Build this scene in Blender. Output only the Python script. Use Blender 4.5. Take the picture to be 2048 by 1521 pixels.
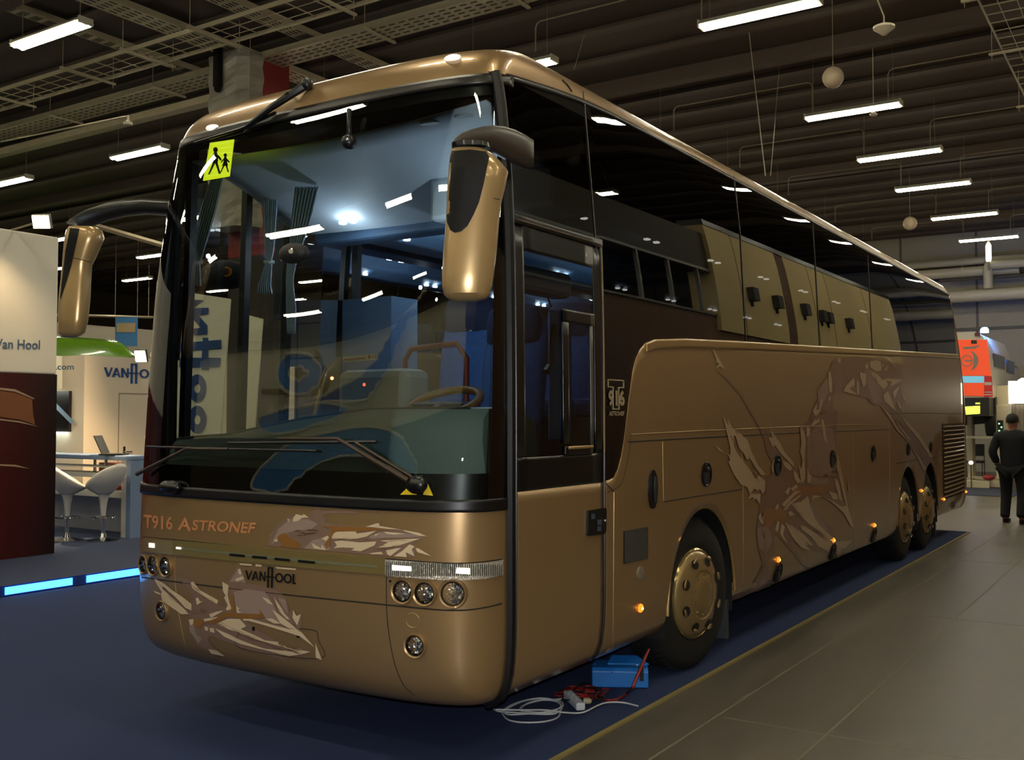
import bpy, bmesh, math, random
from mathutils import Vector, Matrix
from mathutils.bvhtree import BVHTree
for o in list(bpy.data.objects): bpy.data.objects.remove(o)
random.seed(7)
SC = bpy.context.scene
COL = SC.collection
PI = math.pi
# ---------------------------------------------------------------- camera
FPX, CU, CV = 2035.0, 1024.0, 760.5
YAW = math.atan(1334/FPX); PIT = math.atan(74/FPX); CAMZ = 1.70
cam = bpy.data.cameras.new('camera'); camo = bpy.data.objects.new('camera', cam); COL.objects.link(camo)
cam.sensor_width = 36; cam.lens = 36*FPX/2048; cam.clip_start = .05; cam.clip_end = 300
camo.location = (0, 0, CAMZ); camo.rotation_euler = (PI/2+PIT, 0, YAW)
SC.camera = camo
# ---------------------------------------------------------------- world, exposure
w = bpy.data.worlds.new('world'); SC.world = w; w.use_nodes = True
w.node_tree.nodes['Background'].inputs[0].default_value = (.9, .8, .6, 1)
w.node_tree.nodes['Background'].inputs[1].default_value = .004
SC.view_settings.view_transform = 'Standard'; SC.view_settings.look = 'None'
SC.view_settings.gamma = 1; SC.view_settings.use_curve_mapping = False
SC.view_settings.exposure = 0.0
LAMP = 42.0      # strength of the fluorescent tubes
FLASH = 390.0     # the camera's own flash (W)
fl = bpy.data.lights.new('camera_flash', 'SPOT'); fl.spot_size = math.radians(100); fl.spot_blend = .4; fl.energy = FLASH; fl.color = (.93, .96, 1); fl.shadow_soft_size = .015
flo = bpy.data.objects.new('camera_flash', fl); COL.objects.link(flo); flo.location = (-.02, -.0, CAMZ+.06); flo.rotation_euler = (PI/2+PIT, 0, YAW)
SC.cycles.max_bounces = 8; SC.cycles.transparent_max_bounces = 16; SC.cycles.glossy_bounces = 5
SC.cycles.diffuse_bounces = 3; SC.cycles.transmission_bounces = 6
SC.cycles.sample_clamp_indirect = 4; SC.cycles.caustics_reflective = False; SC.cycles.caustics_refractive = False
# ---------------------------------------------------------------- colour + materials
def lin(h):
    if isinstance(h, str):
        c = [int(h[i:i+2], 16)/255 for i in (0, 2, 4)]
        return tuple((x/12.92 if x <= .04045 else ((x+.055)/1.055)**2.4) for x in c)
    return h
MATS = {}
def mat(name, rgb, rough=.5, metal=0, coat=0, emit=None, es=0, spec=None, noise=0, nscale=8, bump=0, bscale=60, trans=0, alpha=1, ior=None):
    if name in MATS: return MATS[name]
    m = bpy.data.materials.new(name); m.use_nodes = True; nt = m.node_tree; b = nt.nodes['Principled BSDF']
    c = lin(rgb); b.inputs['Base Color'].default_value = (*c, 1)
    b.inputs['Roughness'].default_value = rough; b.inputs['Metallic'].default_value = metal
    b.inputs['Coat Weight'].default_value = coat; b.inputs['Coat Roughness'].default_value = .04
    if spec is not None: b.inputs['Specular IOR Level'].default_value = spec
    if ior: b.inputs['IOR'].default_value = ior
    if trans: b.inputs['Transmission Weight'].default_value = trans
    if emit: b.inputs['Emission Color'].default_value = (*lin(emit), 1); b.inputs['Emission Strength'].default_value = es
    if noise or bump:
        tc = nt.nodes.new('ShaderNodeTexCoord')
    if noise:
        n = nt.nodes.new('ShaderNodeTexNoise'); n.inputs['Scale'].default_value = nscale; n.inputs['Detail'].default_value = 5
        nt.links.new(tc.outputs['Object'], n.inputs['Vector'])
        mx = nt.nodes.new('ShaderNodeMix'); mx.data_type = 'RGBA'
        mx.inputs[6].default_value = (*[x*(1-noise) for x in c], 1); mx.inputs[7].default_value = (*[min(1, x*(1+noise)) for x in c], 1)
        nt.links.new(n.outputs['Fac'], mx.inputs[0]); nt.links.new(mx.outputs[2], b.inputs['Base Color'])
    if bump:
        n = nt.nodes.new('ShaderNodeTexNoise'); n.inputs['Scale'].default_value = bscale; n.inputs['Detail'].default_value = 3
        nt.links.new(tc.outputs['Object'], n.inputs['Vector'])
        bp = nt.nodes.new('ShaderNodeBump'); bp.inputs['Strength'].default_value = bump; bp.inputs['Distance'].default_value = .01
        nt.links.new(n.outputs['Fac'], bp.inputs['Height']); nt.links.new(bp.outputs[0], b.inputs['Normal'])
    MATS[name] = m; return m
def glass(name, tint, ior=1.5, wav=0):
    """thin tinted sheet: Fresnel mix of a mirror reflection and tinted see-through"""
    if name in MATS: return MATS[name]
    m = bpy.data.materials.new(name); m.use_nodes = True; nt = m.node_tree
    for n in list(nt.nodes):
        if n.type == 'BSDF_PRINCIPLED': nt.nodes.remove(n)
    out = [n for n in nt.nodes if n.type == 'OUTPUT_MATERIAL'][0]
    t = nt.nodes.new('ShaderNodeBsdfTransparent'); t.inputs[0].default_value = (*lin(tint), 1)
    g = nt.nodes.new('ShaderNodeBsdfGlossy'); g.inputs['Roughness'].default_value = .0; g.inputs[0].default_value = (1, 1, 1, 1)
    f = nt.nodes.new('ShaderNodeFresnel'); f.inputs[0].default_value = ior
    mx = nt.nodes.new('ShaderNodeMixShader')
    nt.links.new(f.outputs[0], mx.inputs[0]); nt.links.new(t.outputs[0], mx.inputs[1]); nt.links.new(g.outputs[0], mx.inputs[2])
    nt.links.new(mx.outputs[0], out.inputs[0])
    if wav:
        tc = nt.nodes.new('ShaderNodeTexCoord'); n = nt.nodes.new('ShaderNodeTexNoise'); n.inputs['Scale'].default_value = .9; n.inputs['Detail'].default_value = 0
        nt.links.new(tc.outputs['Object'], n.inputs['Vector'])
        bp = nt.nodes.new('ShaderNodeBump'); bp.inputs['Strength'].default_value = wav; bp.inputs['Distance'].default_value = .05
        nt.links.new(n.outputs['Fac'], bp.inputs['Height']); nt.links.new(bp.outputs[0], g.inputs['Normal'])
    MATS[name] = m; return m
# ---------------------------------------------------------------- objects
def tag(o, label=None, cat=None, group=None, kind=None):
    if label: o['label'] = label
    if cat: o['category'] = cat
    if group: o['group'] = group
    if kind: o['kind'] = kind
    return o
def thing(name, label, cat, loc=(0, 0, 0), group=None):
    o = bpy.data.objects.new(name, None); COL.objects.link(o); o.location = loc; o.empty_display_size = .1
    return tag(o, label, cat, group)
def attach(o, parent):
    if parent is not None:
        o.parent = parent
        top = parent
        while top.parent is not None: top = top.parent
        # children meshes are written in world coordinates; only the top-level empty carries a location
        if parent is top: o.matrix_parent_inverse = Matrix.Translation(-Vector(top.location))
    return o
def dup(root, delta, label=None, group=None, rotz=0):
    d = root.copy(); COL.objects.link(d); d.location = Vector(root.location)+Vector(delta); d.rotation_euler = (0, 0, rotz)
    if label: d['label'] = label
    if group: d['group'] = group
    for ch in list(root.children):
        c = ch.copy(); COL.objects.link(c); c.parent = d; c.matrix_parent_inverse = ch.matrix_parent_inverse.copy()
        for g in list(ch.children):
            e = g.copy(); COL.objects.link(e); e.parent = c; e.matrix_parent_inverse = g.matrix_parent_inverse.copy()
    return d
def join_into(a, b):
    """add mesh object b (with its own colour) to mesh object a"""
    me = a.data; off = len(me.materials)
    for m_ in b.data.materials: me.materials.append(m_)
    bm = bmesh.new(); bm.from_mesh(me); k = len(bm.faces); bm.from_mesh(b.data); bm.faces.ensure_lookup_table()
    for f_ in bm.faces[k:]: f_.material_index += off
    bm.to_mesh(me); bm.free(); bpy.data.objects.remove(b); return a
class MB:
    def __init__(s): s.v = []; s.f = []
    def add(s, vs, fs):
        k = len(s.v); s.v += [tuple(v) for v in vs]; s.f += [tuple(i+k for i in f) for f in fs]; return s
    def box(s, a, b, rot=0, piv=None):
        x0, y0, z0 = a; x1, y1, z1 = b
        vs = [Vector(p) for p in ((x0,y0,z0),(x1,y0,z0),(x1,y1,z0),(x0,y1,z0),(x0,y0,z1),(x1,y0,z1),(x1,y1,z1),(x0,y1,z1))]
        if rot:
            pv = Vector(piv) if piv else Vector(((x0+x1)/2, (y0+y1)/2, 0)); R = Matrix.Rotation(rot, 3, 'Z')
            vs = [R@(v-pv)+pv for v in vs]
        return s.add(vs, [(3,2,1,0),(4,5,6,7),(0,1,5,4),(1,2,6,5),(2,3,7,6),(3,0,4,7)])
    def bar(s, p, q, wd, ht, up=(0, 0, 1)):
        p = Vector(p); q = Vector(q); d = (q-p).normalized(); u = Vector(up); sd = d.cross(u)
        if sd.length < 1e-4: sd = d.cross(Vector((1, 0, 0)))
        sd.normalize(); u = sd.cross(d).normalized(); vs = []
        for c in (p, q):
            for a, b in ((-1,-1),(1,-1),(1,1),(-1,1)): vs.append(c+sd*a*wd/2+u*b*ht/2)
        return s.add(vs, [(3,2,1,0),(4,5,6,7),(0,1,5,4),(1,2,6,5),(2,3,7,6),(3,0,4,7)])
    def tube(s, path, r, n=8, closed=False):
        path = [Vector(p) for p in path]; m = len(path); rr = r if isinstance(r, (list, tuple)) else [r]*m
        prev = None; vs = []
        for i, p in enumerate(path):
            if closed: t = path[(i+1) % m]-path[i-1]
            else: t = (path[min(i+1, m-1)]-path[max(i-1, 0)])
            if t.length < 1e-9: t = Vector((0, 0, 1))
            t.normalize()
            if prev is None:
                a = t.cross(Vector((0, 0, 1)));
                if a.length < .05: a = t.cross(Vector((1, 0, 0)))
            else: a = prev-t*prev.dot(t)
            if a.length < 1e-6: a = t.orthogonal()
            a.normalize(); prev = a; b = t.cross(a)
            for k in range(n):
                th = 2*PI*k/n; vs.append(p+(a*math.cos(th)+b*math.sin(th))*rr[i])
        fs = []
        for i in range(m if closed else m-1):
            j = (i+1) % m
            for k in range(n): fs.append((i*n+k, i*n+(k+1) % n, j*n+(k+1) % n, j*n+k))
        if not closed: fs.append(tuple(range(n-1, -1, -1))); fs.append(tuple((m-1)*n+k for k in range(n)))
        return s.add(vs, fs)
    def lathe(s, prof, c, axis=(0, 0, 1), n=32, cap=False):
        c = Vector(c); ax = Vector(axis).normalized(); a = ax.orthogonal().normalized(); b = ax.cross(a); vs = []; fs = []
        for (r, h) in prof:
            for k in range(n):
                th = 2*PI*k/n; vs.append(c+ax*h+(a*math.cos(th)+b*math.sin(th))*r)
        for i in range(len(prof)-1):
            for k in range(n): fs.append((i*n+k, i*n+(k+1) % n, (i+1)*n+(k+1) % n, (i+1)*n+k))
        if cap: fs.append(tuple(range(n-1, -1, -1))); fs.append(tuple((len(prof)-1)*n+k for k in range(n)))
        return s.add(vs, fs)
    def loft(s, rings, cap=True, closed=True):
        n = len(rings[0]); vs = [p for r in rings for p in r]; fs = []
        for i in range(len(rings)-1):
            for k in range(n if closed else n-1): fs.append((i*n+k, i*n+(k+1) % n, (i+1)*n+(k+1) % n, (i+1)*n+k))
        if cap and closed: fs.append(tuple(range(n-1, -1, -1))); fs.append(tuple((len(rings)-1)*n+k for k in range(n)))
        return s.add(vs, fs)
    def prism(s, poly, ext):
        ext = Vector(ext); n = len(poly); vs = [Vector(p) for p in poly]+[Vector(p)+ext for p in poly]
        fs = [(i, (i+1) % n, n+(i+1) % n, n+i) for i in range(n)]
        fs.append(tuple(range(n-1, -1, -1))); fs.append(tuple(range(n, 2*n)))
        return s.add(vs, fs)
    def sphere(s, c, r, n=16, sz=(1, 1, 1)):
        c = Vector(c); prof = []
        vs = []; fs = []; m = n//2
        for i in range(m+1):
            ph = PI*i/m
            for k in range(n):
                th = 2*PI*k/n; vs.append(c+Vector((r*sz[0]*math.sin(ph)*math.cos(th), r*sz[1]*math.sin(ph)*math.sin(th), r*sz[2]*math.cos(ph))))
        for i in range(m):
            for k in range(n): fs.append((i*n+k, (i+1)*n+k, (i+1)*n+(k+1) % n, i*n+(k+1) % n))
        return s.add(vs, fs)
    def build(s, name, m, parent=None, smooth=False, bevel=0, solid=0, sub=0, fixn=True):
        me = bpy.data.meshes.new(name); me.from_pydata([tuple(v) for v in s.v], [], s.f)
        bm = bmesh.new(); bm.from_mesh(me); bmesh.ops.remove_doubles(bm, verts=bm.verts, dist=1e-5)
        if fixn: bmesh.ops.recalc_face_normals(bm, faces=bm.faces)
        bm.to_mesh(me); bm.free()
        me.materials.append(m)
        o = bpy.data.objects.new(name, me); COL.objects.link(o); attach(o, parent)
        if smooth:
            for p in me.polygons: p.use_smooth = True
            if smooth != 'all':
                bm = bmesh.new(); bm.from_mesh(me)
                for e in bm.edges:
                    if len(e.link_faces) == 2 and e.calc_face_angle(0) > math.radians(38): e.smooth = False
                bm.to_mesh(me); bm.free()
        if solid:
            md = o.modifiers.new('s', 'SOLIDIFY'); md.thickness = abs(solid); md.offset = -1 if solid > 0 else 1
        if bevel:
            md = o.modifiers.new('b', 'BEVEL'); md.width = bevel; md.segments = 2; md.limit_method = 'ANGLE'
        if sub:
            md = o.modifiers.new('u', 'SUBSURF'); md.levels = sub; md.render_levels = sub
        return o
# ---------------------------------------------------------------- pixel rays (for reading positions off the photo)
cF0 = Vector((-math.sin(YAW), math.cos(YAW), 0)); cR = Vector((math.cos(YAW), math.sin(YAW), 0)); cZ = Vector((0, 0, 1))
cF = cF0*math.cos(PIT)+cZ*math.sin(PIT); cU = cZ*math.cos(PIT)-cF0*math.sin(PIT); cC = Vector((0, 0, CAMZ))
def ray(u, v): return cF+cR*((u-CU)/FPX)-cU*((v-CV)/FPX)
def onx(u, v, X): d = ray(u, v); return cC+d*(X/d.x)
def ony(u, v, Y): d = ray(u, v); return cC+d*(Y/d.y)
def onz(u, v, z): d = ray(u, v); return cC+d*((z-CAMZ)/d.z)
def atd(u, v, D): d = ray(u, v); return cC+d*(D/(d.dot(cF0)))
def interp(tab, x, k):
    if x <= tab[0][0]: return tab[0][k]
    for i in range(len(tab)-1):
        a, b = tab[i], tab[i+1]
        if x <= b[0]:
            t = (x-a[0])/(b[0]-a[0])
            # cubic hermite with finite-difference slopes
            def sl(j):
                lo = max(j-1, 0); hi = min(j+1, len(tab)-1)
                return (tab[hi][k]-tab[lo][k])/(tab[hi][0]-tab[lo][0])
            h = b[0]-a[0]; m0 = sl(i)*h; m1 = sl(i+1)*h
            return ((2*t**3-3*t**2+1)*a[k]+(t**3-2*t**2+t)*m0+(-2*t**3+3*t**2)*b[k]+(t**3-t**2)*m1)
    return tab[-1][k]
def pl(tab, x):
    if x <= tab[0][0]: return tab[0][1]
    for a, b in zip(tab, tab[1:]):
        if x <= b[0]: return a[1]+(b[1]-a[1])*(x-a[0])/(b[0]-a[0])
    return tab[-1][1]
def text_mesh(txt, bold=0, font_space=1.0):
    """returns verts (unit height caps), faces, width"""
    cu = bpy.data.curves.new('txt', 'FONT'); cu.body = txt; cu.size = 1; cu.offset = bold; cu.resolution_u = 3; cu.space_character = font_space
    ob = bpy.data.objects.new('txt', cu); COL.objects.link(ob)
    dg = bpy.context.evaluated_depsgraph_get(); dg.update(); me = bpy.data.meshes.new_from_object(ob.evaluated_get(dg))
    vs = [(v.co.x, v.co.y) for v in me.vertices]; fs = [tuple(p.vertices) for p in me.polygons]
    bpy.data.objects.remove(ob); bpy.data.curves.remove(cu); bpy.data.meshes.remove(me)
    if not vs: return [], [], 1
    x0 = min(v[0] for v in vs); x1 = max(v[0] for v in vs); y0 = min(v[1] for v in vs); y1 = max(v[1] for v in vs)
    return [((x-x0)/(x1-x0), (y-y0)/(y1-y0)) for x, y in vs], fs, (x1-x0)/(y1-y0)
def text_on_quad(name, txt, p00, p10, p11, p01, m, parent, bold=.02, thick=.003):
    """letters spread over the quad (world corners: lower left, lower right, upper right, upper left)"""
    vs, fs, _ = text_mesh(txt, bold); q = [Vector(p) for p in (p00, p10, p11, p01)]
    n = (q[1]-q[0]).cross(q[3]-q[0]).normalized()
    W = [(q[0]*(1-x)+q[1]*x)*(1-y)+(q[3]*(1-x)+q[2]*x)*y+n*.002 for x, y in vs]
    b = MB(); b.add(W, fs); return b.build(name, m, parent, solid=-thick, fixn=False)
# ================================================================ the hall
def nodes_of(m): return m.node_tree, m.node_tree.nodes['Principled BSDF']
CEIL = 7.6; XL, XR, YB, YF = -42.0, 12.0, 35.0, -13.0
# floor: worn screed with saw-cut joints
fm = mat('hall_floor', '8c7b62', .42, noise=0, spec=.35); nt, b = nodes_of(fm)
tc = nt.nodes.new('ShaderNodeTexCoord')
n1 = nt.nodes.new('ShaderNodeTexNoise'); n1.inputs['Scale'].default_value = .8; n1.inputs['Detail'].default_value = 9; n1.inputs['Roughness'].default_value = .65
mp = nt.nodes.new('ShaderNodeMapping'); mp.inputs['Scale'].default_value = (3.0, .9, 1)
nt.links.new(tc.outputs['Object'], mp.inputs[0]); nt.links.new(mp.outputs[0], n1.inputs['Vector'])
cr = nt.nodes.new('ShaderNodeValToRGB'); cr.color_ramp.elements[0].position = .3; cr.color_ramp.elements[0].color = (*lin('4b453c'), 1)
cr.color_ramp.elements[1].position = .72; cr.color_ramp.elements[1].color = (*lin('6b6358'), 1)
nt.links.new(n1.outputs['Fac'], cr.inputs[0]); nt.links.new(cr.outputs[0], b.inputs['Base Color'])
mr = nt.nodes.new('ShaderNodeMapRange'); mr.inputs[3].default_value = .3; mr.inputs[4].default_value = .55
nt.links.new(n1.outputs['Fac'], mr.inputs[0]); nt.links.new(mr.outputs[0], b.inputs['Roughness'])
o = MB().box((XL, YF, -.2), (XR, YB, -.006)).build('floor', fm); tag(o, kind='structure')
jm = mat('joint', '7c7260', .7); jd = mat('joint_dark', '4c4131', .8)
J = MB()
for x in (-2.24, -1.62, 0.6, 2.9): J.box((x-.006, YF, -.01), (x+.006, YB, -.0045))
for y in (-2, 1.8, 5.55, 9.3, 13.1, 16.9, 20.7, 24.5, 28.3): J.box((-2.2, y-.004, -.01), (XR, y+.004, -.0046))
o = J.build('trim_1', jm); tag(o, kind='structure')
# ceiling with down-stand ribs
cm = mat('ceiling_paint', '54483e', .9, noise=.15, nscale=2)
o = MB().box((XL, YF, CEIL), (XR, YB, CEIL+.2)).build('ceiling', cm); tag(o, kind='structure')
rb = mat('rib_paint', '5c4f43', .8)
ys = [YF+1.15*i for i in range(42)]
for i, y in enumerate(ys):
    if y > YB-.3: break
    h = .24 if i % 7 == 4 else .06
    q = MB().box((XL, y-.05, CEIL-h), (XR, y+.05, CEIL)); q.box((XL, y-.11, CEIL-h-.02), (XR, y+.11, CEIL-h))
    tag(q.build('trim_2', rb), kind='structure')
# walls
wm = mat('wall_panel', '8d8474', .7, noise=.08, nscale=1.5); wd = mat('wall_dark', '40362b', .8, noise=.15)
def wall(name, a, b, m):
    o = MB().box(a, b).build(name, m); return tag(o, kind='structure')
wall('wall_back', (XL, YB, -.2), (XR, YB+.2, CEIL), wm)
wall('wall_left', (XL-.2, YF, -.2), (XL, YB, CEIL), wd)
wall('wall_right', (XR, YF, -.2), (XR+.2, YB, CEIL), wd)
wall('wall_front', (XL, YF-.2, -.2), (XR, YF, CEIL), wd)
wl = mat('panel_line', '4b453c', .6)
for k in range(24):
    x = XL+2.2+k*2.3
    if x > XR: break
    tag(MB().box((x-.03, YB-.03, 0), (x+.03, YB, CEIL)).build('trim_3', wl), kind='structure')
for z in (4.45, 6.1): tag(MB().box((XL, YB-.04, z), (XR, YB, z+.09)).build('trim_4', wl), kind='structure')
tag(MB().box((-3.35, YB-.35, 0), (-2.95, YB-.04, CEIL)).build('trim_5', mat('post_grey', '6a6a70', .6)), kind='structure')
# carpet under the coach
cp = mat('blue_carpet', '1b2c55', .95, noise=.35, nscale=260, bump=.5, bscale=500)
o = MB().box((-9.28, -6, -.006), (-2.64, 16.35, .004)).build('carpet', cp)
tag(o, 'large dark blue exhibition carpet lying under the gold coach', 'carpet')
tp = mat('carpet_tape', '8a7a48', .6)
o = MB().box((-2.645, -6, -.006), (-2.615, 16.35, .0055)).build('edging_tape', tp)
tag(o, 'narrow yellowish tape strip along the right edge of the blue carpet', 'tape')

# ---------------------------------------------------------------- fluorescent lamps
tube_m = mat('tube_light', (1, 1, 1), .5, emit=(1, .93, .70), es=LAMP)
house = mat('lamp_housing', 'c9c4ae', .5); wire = mat('steel_wire', '9a8f78', .5, metal=.5)
def make_lamp(x, y, z, L=1.5):
    t = thing('fluorescent_lamp', 'x', 'ceiling lamp', (x, y, z))
    h = MB(); pr = [(-.12, .02), (-.06, .085), (.06, .085), (.12, .02), (.105, .015), (.05, .07), (-.05, .07), (-.105, .015)]
    h.prism([(x-L/2, y+a, z+b_) for a, b_ in pr], (L, 0, 0)); h.box((x-L/2-.01, y-.1, z-.01), (x-L/2+.015, y+.1, z+.08)); h.box((x+L/2-.015, y-.1, z-.01), (x+L/2+.01, y+.1, z+.08))
    h.build('reflector', house, t)
    for s in (-1, 1):
        MB().tube([(x-L/2+.02, y+s*.052, z+.018), (x+L/2-.02, y+s*.052, z+.018)], .043, 8).build('light_tube', tube_m, t, smooth=True)
        MB().tube([(x+s*L*.42, y, z+.07), (x+s*L*.42, y, CEIL)], .004, 4).build('hanging_wire', wire, t)
    return t
proto = None
YROWS = [-8.2, -3.6, .3, 4.2, 8.0, 11.9, 16.55, 19.8, 22.9, 26.7, 30.5]
XROWS = [(-4.3, 'just right of the coach roof'), (-7.85, 'over the coach roof'), (-12.05, 'in the row left of the coach'),
         (-16.1, 'in second row left of coach'), (-20.4, 'in third row left of coach'), (-26.0, 'in the far left row'), (-31.0, 'along the left wall'),
         (-.6, 'in the row over the grey floor'), (3.4, 'in the row right of the aisle'), (7.4, 'in the outermost right row')]
ORD = ['first', 'second', 'third', 'fourth', 'fifth', 'sixth', 'seventh', 'eighth', 'ninth', 'tenth', 'eleventh']
YY = {}
for x, where in XROWS:
    for k, y in enumerate(YROWS):
        if x > 0 and k > 6: continue
        if x < -17 and (k < 4): continue
        if x == -4.3: yy = y
        elif x == -12.05: yy = y if k != 4 else 7.55
        else: yy = y
        if x == -31.0 and k < 7: continue
        xx = x
        if k == 5 and x == -4.3: xx = -4.2
        if k > 5 and x == -7.85: xx = -8.3
        lab = 'lit batten %s, %s from front' % (where, ORD[k])
        if proto is None:
            proto = make_lamp(xx, yy, 6.6); proto['label'] = lab; proto['group'] = 'fluorescent battens under the hall ceiling'
            p0 = Vector((xx, yy, 6.6))
        else:
            dup(proto, Vector((xx, yy, 6.6))-p0, lab)
# conduits looping between the lamps right of the coach
cdm = mat('conduit', '8c8069', .5, metal=.3)
def poly_tube(pts, r, n=6):
    P = [Vector(p) for p in pts]; out = [P[0]]
    for a, b_, c in zip(P, P[1:], P[2:]):
        l = min(.08, (b_-a).length*.4, (c-b_).length*.4); out += [b_+(a-b_).normalized()*l, b_+((a-b_).normalized()+(c-b_).normalized())*l*.3, b_+(c-b_).normalized()*l]
    out.append(P[-1]); b = MB(); b.tube(out, r, n); return b
c0 = c1 = None
for k, y in enumerate(YROWS[5:]):
    if c0 is None:
        c0 = poly_tube([(-4.95, y+.02, 6.715), (-4.95, y+.02, 7.22), (-7.42, y+.02, 7.22), (-7.42, y+.02, 6.8)], .011).build('cable_conduit', cdm)
        c0.location = (0, 0, 0); tag(c0, 'thin grey conduit looping left from the %s batten over the coach roof' % ORD[k+5], 'conduit', 'cable conduits between the battens')
        c1 = poly_tube([(-3.75, y+.02, 6.715), (-3.75, y+.02, 7.2), (-1.75, y+.02, 7.2)], .011).build('cable_conduit', cdm)
        tag(c1, 'thin grey conduit running right from the %s batten to the wire ladder' % ORD[k+5], 'conduit', 'cable conduits between the battens'); y0 = y
    else:
        dup(c0, (0, y-y0, 0), 'thin grey conduit looping left from the %s batten over the coach roof' % ORD[k+5])
        dup(c1, (0, y-y0, 0), 'thin grey conduit running right from the %s batten to the wire ladder' % ORD[k+5])
# hanging steel cables beyond the coach roof
def hung(a, c, r, m, lab):
    A = onz(a[0], a[1], CEIL); o = MB().tube([A, ony(c[0], c[1], A.y)], r, 5).build('steel_cable', m); tag(o, lab, 'cable')
hung((1497, 55), (1531, 352), .008, mat('bright_wire', 'b8ad95', .4, metal=.4), 'bright thin steel cable hanging down behind the middle of the coach roof')
hung((1560, 120), (1541, 352), .006, wire, 'faint dark cable hanging just right of the bright steel cable')
hung((1172, 58), (1148, 140), .005, wire, 'faint slanting wire above the front corner of the coach roof')
# globes and disc
def ceiling_globe(px, y, r, lab):
    p = ony(*px, y); t = thing('globe_speaker', lab, 'speaker', p)
    MB().sphere(p, r, 20).build('globe', mat('globe_white', 'b7a58a', .55), t, smooth='all')
    MB().tube([p+Vector((0, 0, r*.9)), (p.x, p.y, CEIL)], .006, 5).build('hanging_wire', wire, t)
ceiling_globe((1666, 155), 14, .145, 'larger round beige globe hanging among the battens, upper right')
ceiling_globe((1820, 447), 25, .16, 'smaller round beige globe hanging low before the back wall')
p = ony(1768, 57, 10); t = thing('alarm_dome', 'white saucer shaped dome on a short pole at the top right', 'dome', p)
MB().lathe([(.0, -.07), (.02, -.065), (.06, -.03), (.1, 0), (.1, .02), (.04, .045), (0, .05)], p, n=24).build('dome', mat('dome_white', 'd6cbb0', .5), t, smooth=True)
MB().tube([p+Vector((0, 0, .04)), p+Vector((0, 0, .12)), ony(1755, 0, 10)], .008, 6).build('pole', cdm, t)
p = ony(1747, 229, 16.2); t = thing('smoke_detector', 'tiny white detector hanging under the second batten', 'detector', p)
MB().lathe([(0, -.03), (.05, -.02), (.06, .01), (.02, .03), (.006, .04), (.006, CEIL-p.z)], p, n=16).build('detector_head', MATS['dome_white'], t, smooth=True)
p = atd(256, 247, 12.5); t = thing('smoke_detector', 'tiny white detector on a bent pipe above the left battens', 'detector', p)
MB().lathe([(0, -.03), (.05, -.02), (.06, .01), (.02, .03), (.012, .1)], p, n=16).build('detector_head', MATS['dome_white'], t, smooth=True)
poly_tube([p+Vector((0, 0, .08)), atd(249, 234, 12.5), Vector((-17.5, 9.9, 6.55))], .013).build('pipe', cdm, t)

# ---------------------------------------------------------------- cable ladders and trays
steel = mat('galvanised', 'c4b898', .5, metal=.3, noise=.15, nscale=6)
def mesh_ladder(name, lab, a, b, wd, axis, nr, z, rail=.045, hangers=()):
    """open cable ladder: two rails, rungs, cross hangers"""
    t = thing(name, lab, 'cable tray', ((a[0]+b[0])/2, (a[1]+b[1])/2, z))
    ax = Vector((b[0]-a[0], b[1]-a[1], 0)).normalized(); sd = Vector((-ax.y, ax.x, 0)); A = Vector((a[0], a[1], z)); B = Vector((b[0], b[1], z))
    for s in (-.5, .5): MB().bar(A+sd*wd*s, B+sd*wd*s, .02, rail).build('side_rail', steel, t)
    r = MB(); L = (B-A).length
    for i in range(nr): r.bar(A+ax*L*(i+.5)/nr-sd*wd*.5, A+ax*L*(i+.5)/nr+sd*wd*.5, .018, .012)
    for s in (-.17, .17): r.bar(A+sd*wd*s-Vector((0, 0, .02)), B+sd*wd*s-Vector((0, 0, .02)), .008, .008)
    r.build('rungs', steel, t)
    for h in hangers:
        P = A+ax*L*h; c = MB(); c.bar(P-sd*(wd*.5+.18)-Vector((0, 0, .04)), P+sd*(wd*.5+.18)-Vector((0, 0, .04)), .05, .03)
        c.tube([P-sd*(wd*.5+.14)-Vector((0, 0, .12)), P-sd*(wd*.5+.14)+Vector((0, 0, CEIL-z))], .006, 5); c.tube([P+sd*(wd*.5+.14)-Vector((0, 0, .12)), P+sd*(wd*.5+.14)+Vector((0, 0, CEIL-z))], .006, 5)
        c.build('hanger_bracket', steel, t)
    return t
mesh_ladder('cable_ladder', 'open cable ladder crossing the upper left corner beneath the ceiling', (-22, 9.75), (-7.0, 9.75), .62, 'x', 40, 7.2, .06, (.35, .5, .60, .70, .85, .95))
mesh_ladder('cable_ladder', 'wire mesh cable ladder in the top right corner', (-1.72, 9.0), (-1.72, 34), .62, 'y', 75, 7.0, .03, (.1, .19, .28, .4, .55, .7, .85))
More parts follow.
